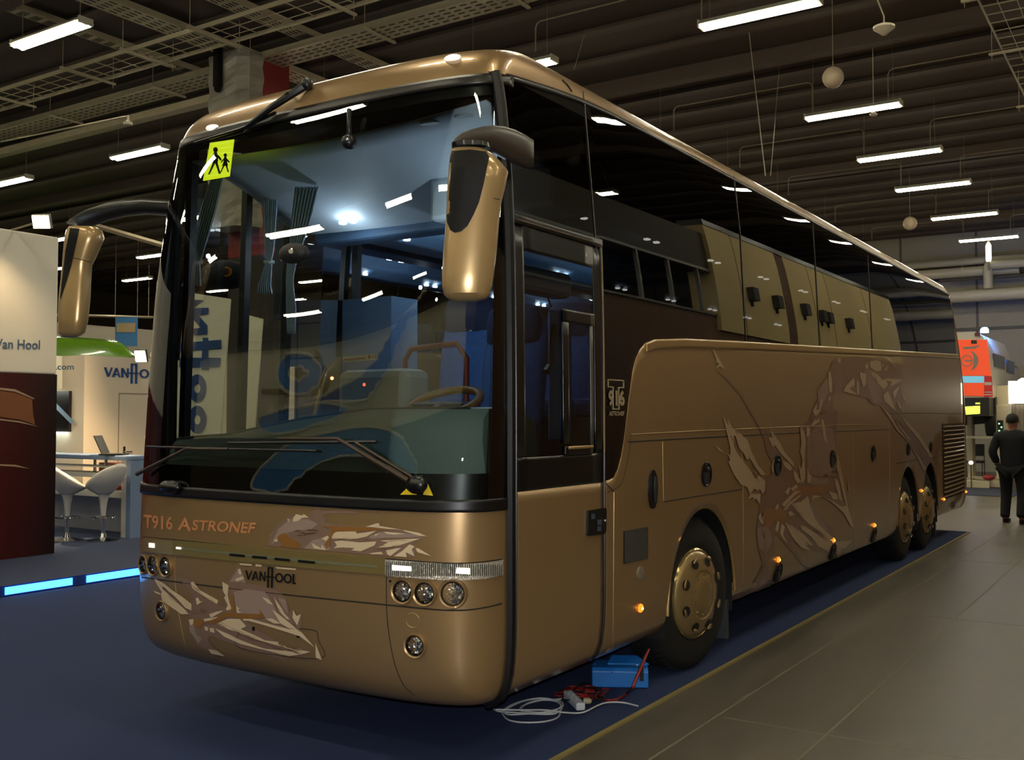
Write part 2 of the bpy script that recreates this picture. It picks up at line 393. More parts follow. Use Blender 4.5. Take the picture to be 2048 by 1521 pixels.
def perf_tray(lab, a, b, wd, z, hangers=(), n=60):
    t = thing('perforated_cable_tray', lab, 'cable tray', ((a[0]+b[0])/2, (a[1]+b[1])/2, z))
    A = Vector((*a, z)); B = Vector((*b, z)); ax = (B-A).normalized(); sd = Vector((-ax.y, ax.x, 0))
    c = MB(); c.bar(A, B, wd, .006)
    for s in (-.5, .5): c.bar(A+sd*wd*s+Vector((0, 0, .04)), B+sd*wd*s+Vector((0, 0, .04)), .006, .09)
    tr_ = c.build('tray', steel, t)
    L = (B-A).length; h = MB()
    for i in range(n):
        P = A+ax*L*(i+.5)/n
        for s in (-.33, -.1, .1, .33): h.bar(P+sd*wd*s-ax*L/n*.3-Vector((0, 0, .005)), P+sd*wd*s+ax*L/n*.3-Vector((0, 0, .005)), .02, .004)
    join_into(tr_, h.build('slots', mat('slot_dark', '1c1712', .8), t))
    for q in hangers:
        P = A+ax*L*q; c = MB(); c.bar(P-sd*(wd*.5+.1)-Vector((0, 0, .03)), P+sd*(wd*.5+.1)-Vector((0, 0, .03)), .045, .03)
        for s in (-1, 1): c.tube([P+sd*s*(wd*.5+.07), P+sd*s*(wd*.5+.07)+Vector((0, 0, CEIL-z))], .006, 5)
        c.build('hanger_bracket', steel, t)
perf_tray('long perforated cable tray running from the left edge past the coach roof', (-24, 11.1), (-4.5, 11.1), .5, 7.25, (.2, .35, .5, .62, .74, .86), 110)
perf_tray('perforated tray crossing over the wrapped column towards the ceiling', (-12.25, 4), (-12.25, 22), .42, 7.38, (.2, .4, .6), 90)
perf_tray('perforated tray beside the wrapped column nearer the coach roof', (-10.9, 4), (-10.9, 22), .3, 7.42, (.2, .4, .6), 90)
perf_tray('narrow perforated tray left of the wrapped column', (-13.6, 4), (-13.6, 22), .22, 7.42, (.2, .4, .6), 90)
# heavier cross beam seen at the left
o = MB().box((-42, 11.3, 6.98), (-13.0, 11.5, 7.1)).build('cable_duct', steel); tag(o, 'long plain steel duct sloping down to the left edge beside the perforated tray', 'duct')
# column
t = thing('column', 'square column wrapped in pale grey sheeting behind the coach roof', 'column', (-12.2, 10.95, 0))
wrap = mat('sheet_wrap', '9a9384', .45, noise=.12, nscale=3, bump=.8, bscale=5)
rc = mat('red_paint', '7a1410', .5)
MB().box((-12.5, 10.9, 4.2), (-11.8, 11.5, 7.36)).build('post', rc, t); MB().box((-12.5, 10.9, .102), (-11.8, 11.5, 4.2)).build('post', mat('post_brown', '2b241d', .7), t)
cl = MB(); R_ = []
for k, z in enumerate([4.6+.1*i for i in range(28)]):
    j = .02*math.sin(k*1.7)
    R_.append([(-12.52-j, 10.50, z), (-12.1, 10.47+j, z), (-11.9+j, 10.5-j, z), (-11.74, 10.62, z), (-11.72+j, 10.88, z), (-12.1, 10.89, z), (-12.5, 10.88, z)])
cl.loft(R_).build('sheeting', wrap, t)
b = MB(); p = Vector((-12.2, 10.4, 7.05)); b.box(p-Vector((.05, .05, .3)), p+Vector((.05, .05, .3))); b.sphere(p-Vector((0, 0, .33)), .06, 10)
b.build('clamp', mat('black_metal', '16130f', .5, metal=.5), t)
# pipes on the back wall
pp = mat('pipe_lagging', 'b3a88e', .5, noise=.08, nscale=4)
def hpipe(lab, x0, x1, y, z, r):
    b = MB(); b.tube([(x0, y, z), (x1, y, z)], r, 20)
    for i in range(int((x1-x0)/2.4)):
        x = x0+i*2.4+1.2; b.lathe([(r, -.03), (r+.012, -.03), (r+.012, .03), (r, .03)], (x, y, z), (1, 0, 0), 20)
    o = b.build('lagged_pipe', pp, smooth=True); tag(o, lab, 'pipe')
z0 = ony(1980, 590, 34.2).z
hpipe('thick pale lagged pipe, lowest on the back wall above the ambulance', -14, 6, 34.2, z0, .19)
hpipe('pale pipe second from bottom on the back wall', -14, -4.0, 34.4, ony(1900, 547, 34.4).z, .16)
hpipe('pale pipe highest of those left of the bent riser', -14, 8, 34.45, ony(1900, 533, 34.4).z+.12, .12)
P = [ony(1975, 580, 33.9), ony(1975, 530, 33.9)]; 
o = poly_tube([(P[0].x, 34.1, z0+.2), (P[0].x, 34.0, P[1].z), (P[0].x+9, 34.0, P[1].z+.02)], .14, 14).build('bent_riser_pipe', pp, smooth=True); tag(o, 'bent pale riser pipe turning right on the back wall', 'pipe')
o = MB().tube([ony(1880, 562, 34.3), Vector((6, 34.3, ony(1880, 562, 34.3).z))], .05, 8).build('thin_pipe', mat('dark_pipe', '4a4238', .5), smooth=True); tag(o, 'thin dark pipe between the pale pipes on the back wall', 'pipe')
p = ony(1977, 505, 33.8); t = thing('wall_lamp', 'short upright white lamp above the bent riser pipe', 'lamp', p)
MB().lathe([(0, -.3), (.07, -.28), (.085, -.2), (.085, .2), (.06, .27), (.02, .33), (0, .34)], p, n=16).build('lamp_shade', mat('warm_lamp', (1, 1, .9), .5, emit=(1, .95, .7), es=1.2), t, smooth=True)
MB().tube([p-Vector((0, 0, .55)), p-Vector((0, 0, .28))], .03, 8).build('lamp_stem', cdm, t)
# ================================================================ the coach
XC = -3.955; NN = 3.4
#      v     z     w      yf     yr
TB = [(.24, .29, 1.04, 4.02, 16.52), (.28, .32, 1.14, 3.87, 16.84), (.34, .365, 1.20, 3.78, 16.77), (.45, .46, 1.237, 3.715, 16.82), (.65, .65, 1.253, 3.685, 16.85), (.95, .95, 1.255, 3.675, 16.85),
      (1.3, 1.3, 1.255, 3.69, 16.85), (1.7, 1.7, 1.255, 3.725, 16.84), (2.2, 2.2, 1.251, 3.775, 16.72), (2.6, 2.6, 1.241, 3.82, 16.57), (3.0, 3.0, 1.22, 3.87, 16.39),
      (3.3, 3.3, 1.195, 3.915, 16.27), (3.4, 3.4, 1.183, 3.94, 16.22), (3.5, 3.5, 1.165, 4.0, 16.15), (3.58, 3.575, 1.133, 4.12, 16.07), (3.64, 3.63, 1.075, 4.34, 15.97),
      (3.7, 3.67, .945, 4.75, 15.77), (3.8, 3.70, .6, 5.4, 15.37), (3.9, 3.71, .02, 6.2, 14.77)]
PC = {}
def prof(v):
    k = round(v, 4)
    if k not in PC:
        z, w_, yf, yr = (interp(TB, v, i) for i in (1, 2, 3, 4)); PC[k] = (z, w_, yf, max(4.10, yf+.30), yr-.3, yr)
    return PC[k]
def P_front(s, v):
    """s in -1..1 round the nose, v up the body"""
    z, w_, yf, ya, yb, yr = prof(v); th = abs(s)*PI/2; sg = 1 if s >= 0 else -1
    x = XC+sg*w_*math.sin(th)**(2/NN) if s else XC
    return Vector((x, yf+(ya-yf)*(1-max(0, math.cos(th))**(2/NN)), z))
def P_side(sg, y, v):
    z, w_, yf, ya, yb, yr = prof(v)
    if y < ya: q = max(0, 1-((ya-y)/(ya-yf))**NN)**(1/NN)
    elif y > yb: q = max(0, 1-((y-yb)/(yr-yb))**NN)**(1/NN)
    else: q = 1
    return Vector((XC+sg*w_*q, y, z))
def P_rear(s, v):
    z, w_, yf, ya, yb, yr = prof(v); th = abs(s)*PI/2; sg = 1 if s >= 0 else -1
    x = XC+sg*w_*math.sin(th)**(2/NN) if s else XC
    return Vector((x, yr-(yr-yb)*(1-max(0, math.cos(th))**(2/NN)), z))
def lerp(a, b, n): return [a+(b-a)*i/(n-1) for i in range(n)]
# reference skin: everything stuck on the coach is laid on this surface
rv = []; rf = []
VS = lerp(.24, 3.5, 110)+lerp(3.51, 3.9, 40)
SS = [('f', s) for s in lerp(0, 1, 48)]+[('s', t) for t in lerp(0, 1, 60)[1:-1]]+[('r', s) for s in lerp(1, 0, 24)]
for v in VS:
    ya, yb = prof(v)[3], prof(v)[4]
    for k, s in SS: rv.append(P_front(s, v) if k == 'f' else (P_rear(s, v) if k == 'r' else P_side(1, ya+(yb-ya)*s, v)))
n = len(SS)
for i in range(len(VS)-1):
    for k in range(n-1): rf.append((i*n+k, i*n+k+1, (i+1)*n+k+1, (i+1)*n+k))
m0 = len(rv)
for v in VS:
    for k in range(48): rv.append(P_front(-k/47, v))
    for k in range(12): rv.append(P_side(-1, prof(v)[3]+.1+k, v))
for i in range(len(VS)-1):
    for k in range(59): rf.append((m0+i*60+k+1, m0+i*60+k, m0+(i+1)*60+k, m0+(i+1)*60+k+1))
SKIN = BVHTree.FromPolygons(rv, rf)
def hit(u, v, off=0):
    d = ray(u, v).normalized(); r = SKIN.ray_cast(cC, d)
    if r[0] is None:
        r = SKIN.find_nearest(onx(u, v, -2.72) if u > 1015 else cC+d*6.3)
    n_ = r[1].normalized()
    if n_.dot(d) > 0: n_ = -n_
    return r[0]+n_*off, n_
def refl(u, v, axis, val):
    p, n_ = hit(u, v); d = ray(u, v).normalized(); r = d-n_*2*d.dot(n_); return p+r*((val-p[axis])/r[axis])

gold = mat('gold_paint', 'a28257', .33, metal=.52, coat=.6)
nt, b_ = nodes_of(gold); tcn = nt.nodes.new('ShaderNodeTexCoord'); nz = nt.nodes.new('ShaderNodeTexNoise'); nz.inputs['Scale'].default_value = 1500
nt.links.new(tcn.outputs['Object'], nz.inputs['Vector']); bpn = nt.nodes.new('ShaderNodeBump'); bpn.inputs['Strength'].default_value = .06; bpn.inputs['Distance'].default_value = .002
nt.links.new(nz.outputs['Fac'], bpn.inputs['Height']); nt.links.new(bpn.outputs[0], b_.inputs['Normal'])
olive = mat('olive_gold', '96834e', .3, metal=.5, coat=.5)
blackm = mat('black_rubber', '0e0c0a', .38); gloss = mat('black_gloss', '0c0b09', .3, coat=.15); trimg = mat('trim_grey', '201b16', .35)
seam = mat('seam_dark', '1c1308', .7); seamL = mat('seam_light', 'c9a56a', .35, metal=.6)
ws_glass = glass('windscreen_glass', 'e2e8e4', 1.85); side_glass = glass('side_window_glass', '35302a', 1.75); door_glass = glass('door_window_glass', 'c4ccc8', 1.5); far_glass = glass('far_glass', 'eceee8', 1.35)
chrome = mat('chrome', 'd8d8d8', .12, metal=1); tyre = mat('tyre_rubber', '17140f', .75)
coach = thing('coach', 'large gold three axle touring coach with dragon graphics standing on the blue carpet', 'coach', (XC, 10, 0))
def patch(name, cols, m, off=0, parent=coach, solid=0, smooth=True):
    """cols: list of columns, each a list of world points running upward"""
    b = MB(); k = len(cols[0]); vs = [p for c in cols for p in c]; fs = []
    for i in range(len(cols)-1):
        for j in range(k-1): fs.append((i*k+j, (i+1)*k+j, (i+1)*k+j+1, i*k+j+1))
    b.add(vs, fs); o = b.build(name, m, parent, smooth=smooth, fixn=False)
    if solid:
        md = o.modifiers.new('s', 'SOLIDIFY'); md.thickness = solid; md.offset = -1
    return o
def fcol(s, v0, v1, n, off=0):
    out = []
    for v in lerp(v0, v1, n):
        p = P_front(s, v)
        if off:
            e = 1e-3; a = P_front(min(1, s+e), v)-P_front(max(-1, s-e), v); c = P_front(s, v+e)-P_front(s, v-e); nn = a.cross(c).normalized(); p = p+nn*off
        out.append(p)
    return out
def scol(sg, y, v0, v1, n, off=0):
    out = []
    for v in lerp(v0, v1, n):
        p = P_side(sg, y, v)
        if off:
            e = 1e-3; a = Vector((0, sg, 0)); c = P_side(sg, y, v+e)-P_side(sg, y, v-e); nn = a.cross(c).normalized(); p = p+nn*off
        out.append(p)
    return out
FS = lerp(-1, 1, 97)
WB = 1.285                                             # windscreen base height
def wtop(s): return 3.365+.035*abs(s)**3
patch('front_panel', [fcol(s, .24, WB, 34) for s in FS], gold, solid=.02)
patch('windscreen', [fcol(s, WB, wtop(s), 40) for s in lerp(-.985, .985, 91)], ws_glass, parent=coach)
# side outline curves
GL = [(4.0, 1.337), (5.07, 1.337), (5.172, 1.352), (5.225, 1.40), (5.266, 1.468), (5.30, 1.56), (5.332, 1.669), (5.37, 1.81), (5.419, 1.964), (5.46, 2.04), (5.52, 2.10), (5.60, 2.145), (5.73, 2.175), (6.187, 2.21), (7.187, 2.255), (9.158, 2.335), (12, 2.45), (15.9, 2.61), (17, 2.65)]
GT = [(4.0, 3.395), (4.1, 3.395), (4.3, 3.42), (4.6, 3.455), (4.9, 3.485), (5.3, 3.505), (6, 3.51), (17, 3.50)]
AR = [(6.49, .575, .64, .45), (12.71, .575, .66, .46), (13.98, .53, .66, .46)]
def vlow(y):
    for yc, r, rz, zc in AR:
        if abs(y-yc) < r-1e-6: return zc+rz*(1-((y-yc)/r)**2)**.5
    return .245
def ystations(y0, y1):
    S = set(round(v, 4) for v in lerp(y0, y1, max(3, int((y1-y0)/.12))))
    for yc, r, rz, zc in AR:
        for k in range(0, 29):
            S.add(round(yc-r*math.cos(PI*k/28), 4))
        S.add(round(yc-r-.0005, 4)); S.add(round(yc+r+.0005, 4))
    for a, _ in GL: S.add(round(a, 4))
    for v in lerp(5.1, 5.8, 30): S.add(round(v, 4))
    return sorted(y for y in S if y0 <= y <= y1)
def side_cols(sg, y0, y1, lo, hi, n, off=0): return [scol(sg, y, lo(y), hi(y), n, off) for y in ystations(y0, y1)]
glf = lambda y: pl(GL, y); gtf = lambda y: pl(GT, y)
# near side: body behind the driver's door, its dark windows, the door itself
patch('side_panel', side_cols(1, 5.07, 16.38, vlow, glf, 26), gold, solid=.02)
patch('side_window', side_cols(1, 5.06, 16.0, lambda y: glf(y)+.004, gtf, 16), side_glass)
patch('side_panel', side_cols(-1, 5.0, 16.38, vlow, glf, 20)[::-1], gold, solid=.02)
patch('side_window', side_cols(-1, 5.4, 16.0, glf, gtf, 8)[::-1], side_glass)
patch('window_corner', side_cols(1, 16.0, 16.38, glf, gtf, 8), gold); patch('window_corner', side_cols(-1, 16.0, 16.38, glf, gtf, 8)[::-1], gold)
patch('rear_panel', [[P_rear(s, v) for v in lerp(.24, 3.5, 40)] for s in lerp(1, -1, 41)], gold, solid=.02)
# roof: nose + sides + tail up to the crown
rc_ = [fcol(s, wtop(s), 3.5, 6)+fcol(s, 3.5, 3.9, 26)[1:] for s in FS]
patch('roof_front', rc_, gold)
for sg in (1, -1):
    cols = []
    for t in lerp(0, 1, 60):
        c = []
        for v in lerp(0, 1, 31):
            y_ = 4.1+12.2*t; v0 = gtf(y_)+.0; vv = v0+(3.9-v0)*v; z, w_, yf, ya, yb, yr = prof(vv); c.append(Vector((XC+sg*w_, ya+(yb-ya)*t, z)))
        cols.append(c)
    patch('roof_side', cols if sg > 0 else cols[::-1], gold)
patch('roof_rear', [[P_rear(s, v) for v in lerp(3.5, 3.9, 26)] for s in lerp(1, -1, 41)], gold)
# dark cantrail strip above the glass
patch('cantrail_strip', [fcol(s, wtop(s)-.045, wtop(s)+.008, 4, .006) for s in FS], trimg, solid=.008)
patch('cantrail_strip', [scol(1, y, gtf(y)-.022, gtf(y)+.008, 3, .006) for y in ystations(4.08, 16.3)], trimg, solid=.008)
# door (near side, front)
DL, DR = 4.135, 5.04
door = patch('drivers_door', [scol(1, y, .315, 1.335, 20, .004) for y in lerp(DL, DR, 20)], gold, solid=.03)
def dpatch(name, y0, y1, v0, v1, m, off=.004, n=10, parent=door, solid=.012): return patch(name, [scol(1, y, v0, v1, n, off) for y in lerp(y0, y1, 8)], m, parent=parent, solid=solid)
dpatch('door_lower_black', DL, DR, 1.335, 1.50, gloss); dpatch('door_post', DL, 4.235, 1.50, 2.66, gloss); dpatch('door_post', 4.955, DR, 1.50, 2.66, gloss); dpatch('door_header', 4.235, 4.955, 2.53, 2.66, gloss)
dpatch('door_window', 4.235, 4.955, 1.50, 2.53, door_glass, -.004, solid=0)
for (y0, y1, v0, v1) in ((4.60, 4.66, 1.56, 2.26), (4.60, 4.95, 2.20, 2.27), (4.62, 4.92, 1.50, 1.545)): dpatch('vent_window_frame', y0, y1, v0, v1, gloss, .008, 6)
dpatch('vent_window_frame', 4.90, 4.925, 1.545, 2.2, mat('frame_grey', '5c564c', .4, metal=.3), .008, 6); dpatch('vent_window_frame', 4.65, 4.92, 1.53, 1.545, seamL, .01, 3)
dpatch('door_upper_fixed_glass', DL, 5.06, 2.70, 3.39, side_glass, .0, 12, coach, 0)
dpatch('door_head_rail', DL, 5.06, 2.655, 2.70, trimg, .012, 4, coach)
dpatch('door_sill', 4.1, 5.06, 1.315, 1.36, trimg, .001, 3, coach) if False else None
def strip(name, pts, r, m, parent=coach, off=.003, n=6): # narrow bead along pixel points laid on the skin
    P = []
    if len(pts) > 4 and name == 'panel_seam':
        q_ = []
        for i in range(len(pts)-1):
            p0, p1, p2, p3 = pts[max(i-1, 0)], pts[i], pts[i+1], pts[min(i+2, len(pts)-1)]
            for j in range(4):
                t_ = j/4; q_.append(tuple(.5*((2*p1[k])+(-p0[k]+p2[k])*t_+(2*p0[k]-5*p1[k]+4*p2[k]-p3[k])*t_*t_+(-p0[k]+3*p1[k]-3*p2[k]+p3[k])*t_**3) for k in (0, 1)))
        pts = q_+[pts[-1]]
    for a, c in zip(pts, pts[1:]):
        k = max(1, int(math.hypot(c[0]-a[0], c[1]-a[1])/9))
        for i in range(k): P.append(hit(a[0]+(c[0]-a[0])*i/k, a[1]+(c[1]-a[1])*i/k, off)[0])
    P.append(hit(*pts[-1], off)[0]); return MB().tube(P, r, n).build(name, m, parent, smooth=True)
# thick black corner seal between windscreen and door, thin bright edges
for sg in (1, -1):
    cs = []
    for v in lerp(.27, 3.40, 50): cs.append((P_side(sg, 4.085, v), P_side(sg, 4.135, v)))
    b = MB(); P = [(a+c)/2 for a, c in cs]; b.tube(P, .031, 8); b.build('corner_seal', blackm, coach, smooth=True)
    MB().tube([p+Vector((sg*.030, 0, 0)) for p in P], .004, 5).build('seal_bead', trimg, coach, smooth=True)
MB().tube([P_side(1, 5.055, v)+Vector((.003, 0, 0)) for v in lerp(.3, 2.68, 40)], .0075, 6).build('door_seal', blackm, coach, smooth=True)
MB().tube([P_side(1, 5.05, v)+Vector((.009, 0, 0)) for v in lerp(1.5, 2.68, 20)], .003, 5).build('seal_bead', seamL, coach, smooth=True)
MB().tube([P_side(1, y, 2.67)+Vector((.016, 0, 0)) for y in lerp(4.17, 5.05, 10)], .003, 5).build('seal_bead', mat('bead_brown', '7a6650', .4, metal=.4), coach, smooth=True)
# skirt edge and windscreen base trim
patch('windscreen_base_trim', [fcol(s, WB-.028, WB+.03, 5, .012) for s in lerp(-.99, .99, 80)], blackm, solid=.02)
patch('windscreen_frit', [fcol(s, WB+.03, WB+.15, 5, -.012) for s in lerp(-.99, .99, 80)], mat('frit_black', '0a0907', .35))
patch('windscreen_header', [fcol(s, wtop(s)-.10, wtop(s), 5, -.012) for s in lerp(-.99, .99, 80)], MATS['frit_black'])
for sg in (1, -1): patch('windscreen_side_band', [fcol(sg*s, WB, wtop(s), 20, -.012) for s in (lerp(.90, .99, 8) if sg > 0 else lerp(.99, .90, 8))], MATS['frit_black'])
# far side front door: glazed with a dark frame
patch('passenger_door_glass', [scol(-1, y, 1.0, 3.38, 10) for y in lerp(5.0, 4.14, 12)], far_glass)
patch('side_panel', [scol(-1, y, .29, 1.0, 6) for y in lerp(5.0, 4.14, 8)], gold, solid=.02)
patch('passenger_window', [scol(-1, y, pl(GL, y), 3.4, 6) for y in lerp(5.4, 5.06, 5)], far_glass)
b = MB()
for y in (4.17, 4.62, 5.0, 5.7): b.bar(P_side(-1, y, 1.0)+Vector((.03, 0, 0)), P_side(-1, y, 3.38)+Vector((.03, 0, 0)), .05, .05, (0, 1, 0))
b.build('passenger_door_frame', blackm, coach)
# beltline moulding, coloured like the body
patch('belt_moulding', [scol(1, y, glf(y)-.055, glf(y)+.004, 5, .012) for y in ystations(5.6, 16.2)], mat('gold_light', 'b08f5c', .35, metal=.6, coat=.3), solid=.014)
# underside and wheel housings
und = MB(); und.box((XC-1.1, 4.3, .42), (XC+1.1, 5.8, .50)); und.box((XC-1.1, 7.1, .34), (XC+1.1, 12.1, .44)); und.box((XC-1.1, 14.6, .40), (XC+1.1, 16.3, .48)); und.box((XC-.72, 4.3, .34), (XC+.72, 16.3, .46))
und.build('underbody', blackm, coach)
flm = mat('floor_inside', '3a3a42', .8)
MB().box((XC-1.19, 4.35, 1.28), (XC+1.19, 16.2, 1.34)).build('saloon_floor', flm, coach)
for sg in (1, -1):
    for yc, r, rz, zc in AR:
        b = MB(); rings = []
        for d in (0.0, .42):
            rings.append([Vector((XC+sg*(1.225-d), yc-(r+.002)*math.cos(PI*k/24), (zc+(rz+.002)*math.sin(PI*k/24)) if 0 < k < 24 else .30)) for k in range(25)])
        b.loft(rings, cap=False, closed=False); b.add(rings[1]+[Vector((XC+sg*.805, yc, .3))], [tuple(range(25))])
        b.build('wheel_housing', mat('housing_black', '0e0d0b', .8), coach, solid=.004)
        # lighter rolled lip round the arch
        MB().tube([Vector((XC+sg*1.243, yc-r*math.cos(PI*k/30), zc+rz*math.sin(PI*k/30))) for k in range(31)], .012, 6).build('arch_lip', MATS['gold_light'], coach, smooth=True)
b = MB(); b.box((XC+.85, 7.03, .10), (XC+1.2, 7.06, .38)); b.build('mud_flap', mat('flap', '3a3d40', .85), coach)
b = MB(); b.box((XC+.85, 14.5, .12), (XC+1.2, 14.56, .36)); b.build('mud_flap', blackm, coach)
# wheels
def make_wheel(yc, sg, steer=0, x=None):
    x = XC+sg*1.20 if x is None else x; c = Vector((x, yc, .5155)); ax = Vector((sg*math.cos(steer), sg*-math.sin(steer), 0))
    tr = [(.30, .0), (.315, .008), (.36, .012), (.44, .008), (.485, -.01), (.505, -.035), (.51, -.08), (.51, -.22), (.505, -.26), (.46, -.30), (.30, -.29)]
    w_ = MB().lathe(tr, c, ax, 56).build('wheel', tyre, coach, smooth=True)
    g = MB()
    for h in (-.08, -.13, -.18, -.23):
        g.lathe([(.5105, h-.005), (.5125, h), (.5105, h+.005)], c, ax, 48)
    for k in range(56):
        a = 2*PI*k/56; u = ax.orthogonal().normalized(); vv = ax.cross(u); d = u*math.cos(a)+vv*math.sin(a); g.bar(c+d*.505-ax*.03, c+d*.511-ax*.07, .012, .01)
    join_into(w_, g.build('tread', mat('tread_black', '0b0a08', .9), w_))
    MB().lathe([(.302, -.04), (.302, .012), (.292, .022), (.283, .014)], c, ax, 56).build('rim', mat('rim_gold', 'cdb27a', .2, metal=.9), w_, smooth=True)
    hub = [(.286, .012), (.275, .03), (.24, .050), (.19, .068), (.165, .075), (.155, .068), (.13, .072), (.11, .088), (.06, .094), (.0, .095)]
    hc_ = MB().lathe(hub, c, ax, 56).build('hub_cover', mat('hub_gold', 'a88d5e', .32, metal=.6, coat=.4), w_, smooth=True)
    hb = MB(); hs = MB(); u = Vector((0, 0, 1)); vv = ax.cross(u)
    for k in range(8):
        a = 2*PI*(k+.5)/8; d = u*math.cos(a)+vv*math.sin(a); t_ = -u*math.sin(a)+vv*math.cos(a); p = c+d*.222+ax*.0585
        nrm = (ax+d*.35).normalized(); ring = [p+d*.030*math.cos(q)+t_*.036*math.sin(q)+ax*(-.0105*math.cos(q)) for q in [2*PI*i/16 for i in range(16)]]
        hb.loft([ring, [q+nrm*.004 for q in ring]])
        ring2 = [p+d*.022+d*.012*math.cos(q)+t_*.030*math.sin(q)+nrm*.006 for q in [2*PI*i/16 for i in range(16)]]
        hs.loft([ring2, [q+nrm*.008 for q in ring2]])
    join_into(hc_, hb.build('hub_openings', mat('opening_dark', '1a130a', .7), w_)); join_into(hc_, hs.build('hub_scoops', MATS['hub_gold'], w_, smooth='all'))
    bl = MB()
    for k in range(10):
        a = 2*PI*k/10; d = u*math.cos(a)+vv*math.sin(a); bl.lathe([(.009, 0), (.009, .012), (0, .014)], c+d*.135+ax*.068, ax, 8)
    join_into(hc_, bl.build('wheel_nuts', MATS['hub_gold'], w_))
make_wheel(6.43, 1, .10)
make_wheel(12.66, 1); make_wheel(13.90, 1); make_wheel(6.43, -1); make_wheel(12.66, -1); make_wheel(13.90, -1)
# ---------------------------------------------------------------- things laid on the coach skin
def tri_fill(pts, mx=14):
    """triangulate a pixel polygon and refine it; returns verts (u, v) and faces"""
    bm = bmesh.new(); vs = [bm.verts.new((p[0], p[1], 0)) for p in pts]
    try: f = bm.faces.new(vs)
    except ValueError: bm.free(); return [], []
    bm.normal_update(); bmesh.ops.triangulate(bm, faces=bm.faces[:], ngon_method='BEAUTY')
    for _ in range(6):
        es = [e for e in bm.edges if e.calc_length() > mx]
        if not es: break
        bmesh.ops.subdivide_edges(bm, edges=es, cuts=1); bmesh.ops.triangulate(bm, faces=[f for f in bm.faces if len(f.verts) > 3])
    bm.verts.index_update(); V = [(v.co.x, v.co.y) for v in bm.verts]; F = [tuple(v.index for v in f.verts) for f in bm.faces]; bm.free(); return V, F
def decals(name, polys, m, off, mx=14, solid=0, parent=coach, b=None, label=None):
    b = MB()
    for pts in polys:
        V, F = tri_fill(pts, mx)
        if not V: continue
        b.add([hit(u, v, off)[0] for u, v in V], F)
    o = b.build(name, m, parent, fixn=False, smooth=False)
    bm = bmesh.new(); bm.from_mesh(o.data)
    for f in bm.faces:
        if f.normal.dot(f.calc_center_median()-cC) > 0: f.normal_flip()
    bm.to_mesh(o.data); bm.free()
    if solid: md = o.modifiers.new('s', 'SOLIDIFY'); md.thickness = solid; md.offset = -1
    if label: o['label'] = label
    return o
def tx(pts, ox, oy, k): return [(ox+x*k, oy+y*k) for x, y in pts]
def text_on_skin(name, txt, q, m, off=.004, bold=.02, parent=coach, slant=0):
    """q: pixel corners lower left, lower right, upper right, upper left"""
    vs, fs, _ = text_mesh(txt, bold); W = []
    bm = bmesh.new(); V = [bm.verts.new((x, y, 0)) for x, y in vs]
    for f in fs:
        try: bm.faces.new([V[i] for i in f])
        except ValueError: pass
    bm.verts.index_update()
    W = []
    for v in bm.verts:
        x, y = v.co.x, v.co.y
        a = [(q[0][i]*(1-x)+q[1][i]*x)*(1-y)+(q[3][i]*(1-x)+q[2][i]*x)*y for i in (0, 1)]; W.append(hit(a[0], a[1], off)[0])
    F = [tuple(v.index for v in f.verts) for f in bm.faces]; bm.free()
    return MB().add(W, F).build(name, m, parent, fixn=False)
# Van Hool lettering as strokes in a unit frame (x 0..1, y 0 baseline .. 1 cap height)
def stroke_poly(p, q, w_, asp):
    dx, dy = (q[0]-p[0])*asp, q[1]-p[1]; L = math.hypot(dx, dy); nx, ny = -dy/L*w_/2, dx/L*w_/2
    return [(p[0]+nx/asp, p[1]+ny), (q[0]+nx/asp, q[1]+ny), (q[0]-nx/asp, q[1]-ny), (p[0]-nx/asp, p[1]-ny)]
def ring_polys(cx, cy, rx, ry, w_, asp, n=20):
    out = []
    for i in range(n):
        a, c = 2*PI*i/n, 2*PI*(i+1)/n
        f = lambda t, k: (cx+(rx-k*w_/asp)*math.cos(t), cy+(ry-k*w_)*math.sin(t))
        out.append([f(a, 0), f(c, 0), f(c, 1), f(a, 1)])
    return out
def van_hool(w_=.2, asp=5.2):
    P = []; S = lambda a, c, k=1: P.append(stroke_poly(a, c, w_*k, asp))
    S((.02, 1), (.075, .03)); S((.13, 1), (.075, .03), .7)                       # V
    S((.15, 0), (.205, .97)); S((.26, 0), (.205, .97), .7); S((.17, .3), (.24, .3), .7)   # A
    S((.30, 0), (.30, 1)); S((.30, 1), (.39, 0), .8); S((.39, 0), (.39, 1), .8)  # N
    S((.455, -.62), (.455, 1.55)); S((.53, -.62), (.53, 1.55)); S((.41, .5), (.575, .5), .8); P += ring_polys(.492, 1.25, .036, .32, w_*.6, asp, 12)[:6]
    P += ring_polys(.668, .5, .083, .5, w_*.95, asp); P += ring_polys(.835, .5, .083, .5, w_*.95, asp)
    S((.945, 1), (.945, 0)); S((.935, .08), (1.0, .08), .8)
    return P
def logo_on_skin(name, q, m, off=.004):
    b = MB()
    for pg in van_hool():
        W = []
        for x, y in pg:
            a = [(q[0][i]*(1-x)+q[1][i]*x)*(1-y)+(q[3][i]*(1-x)+q[2][i]*x)*y for i in (0, 1)]; W.append(hit(a[0], a[1], off)[0])
        b.add(W, [tuple(range(len(W)))])
    return b.build(name, m, coach, fixn=False)
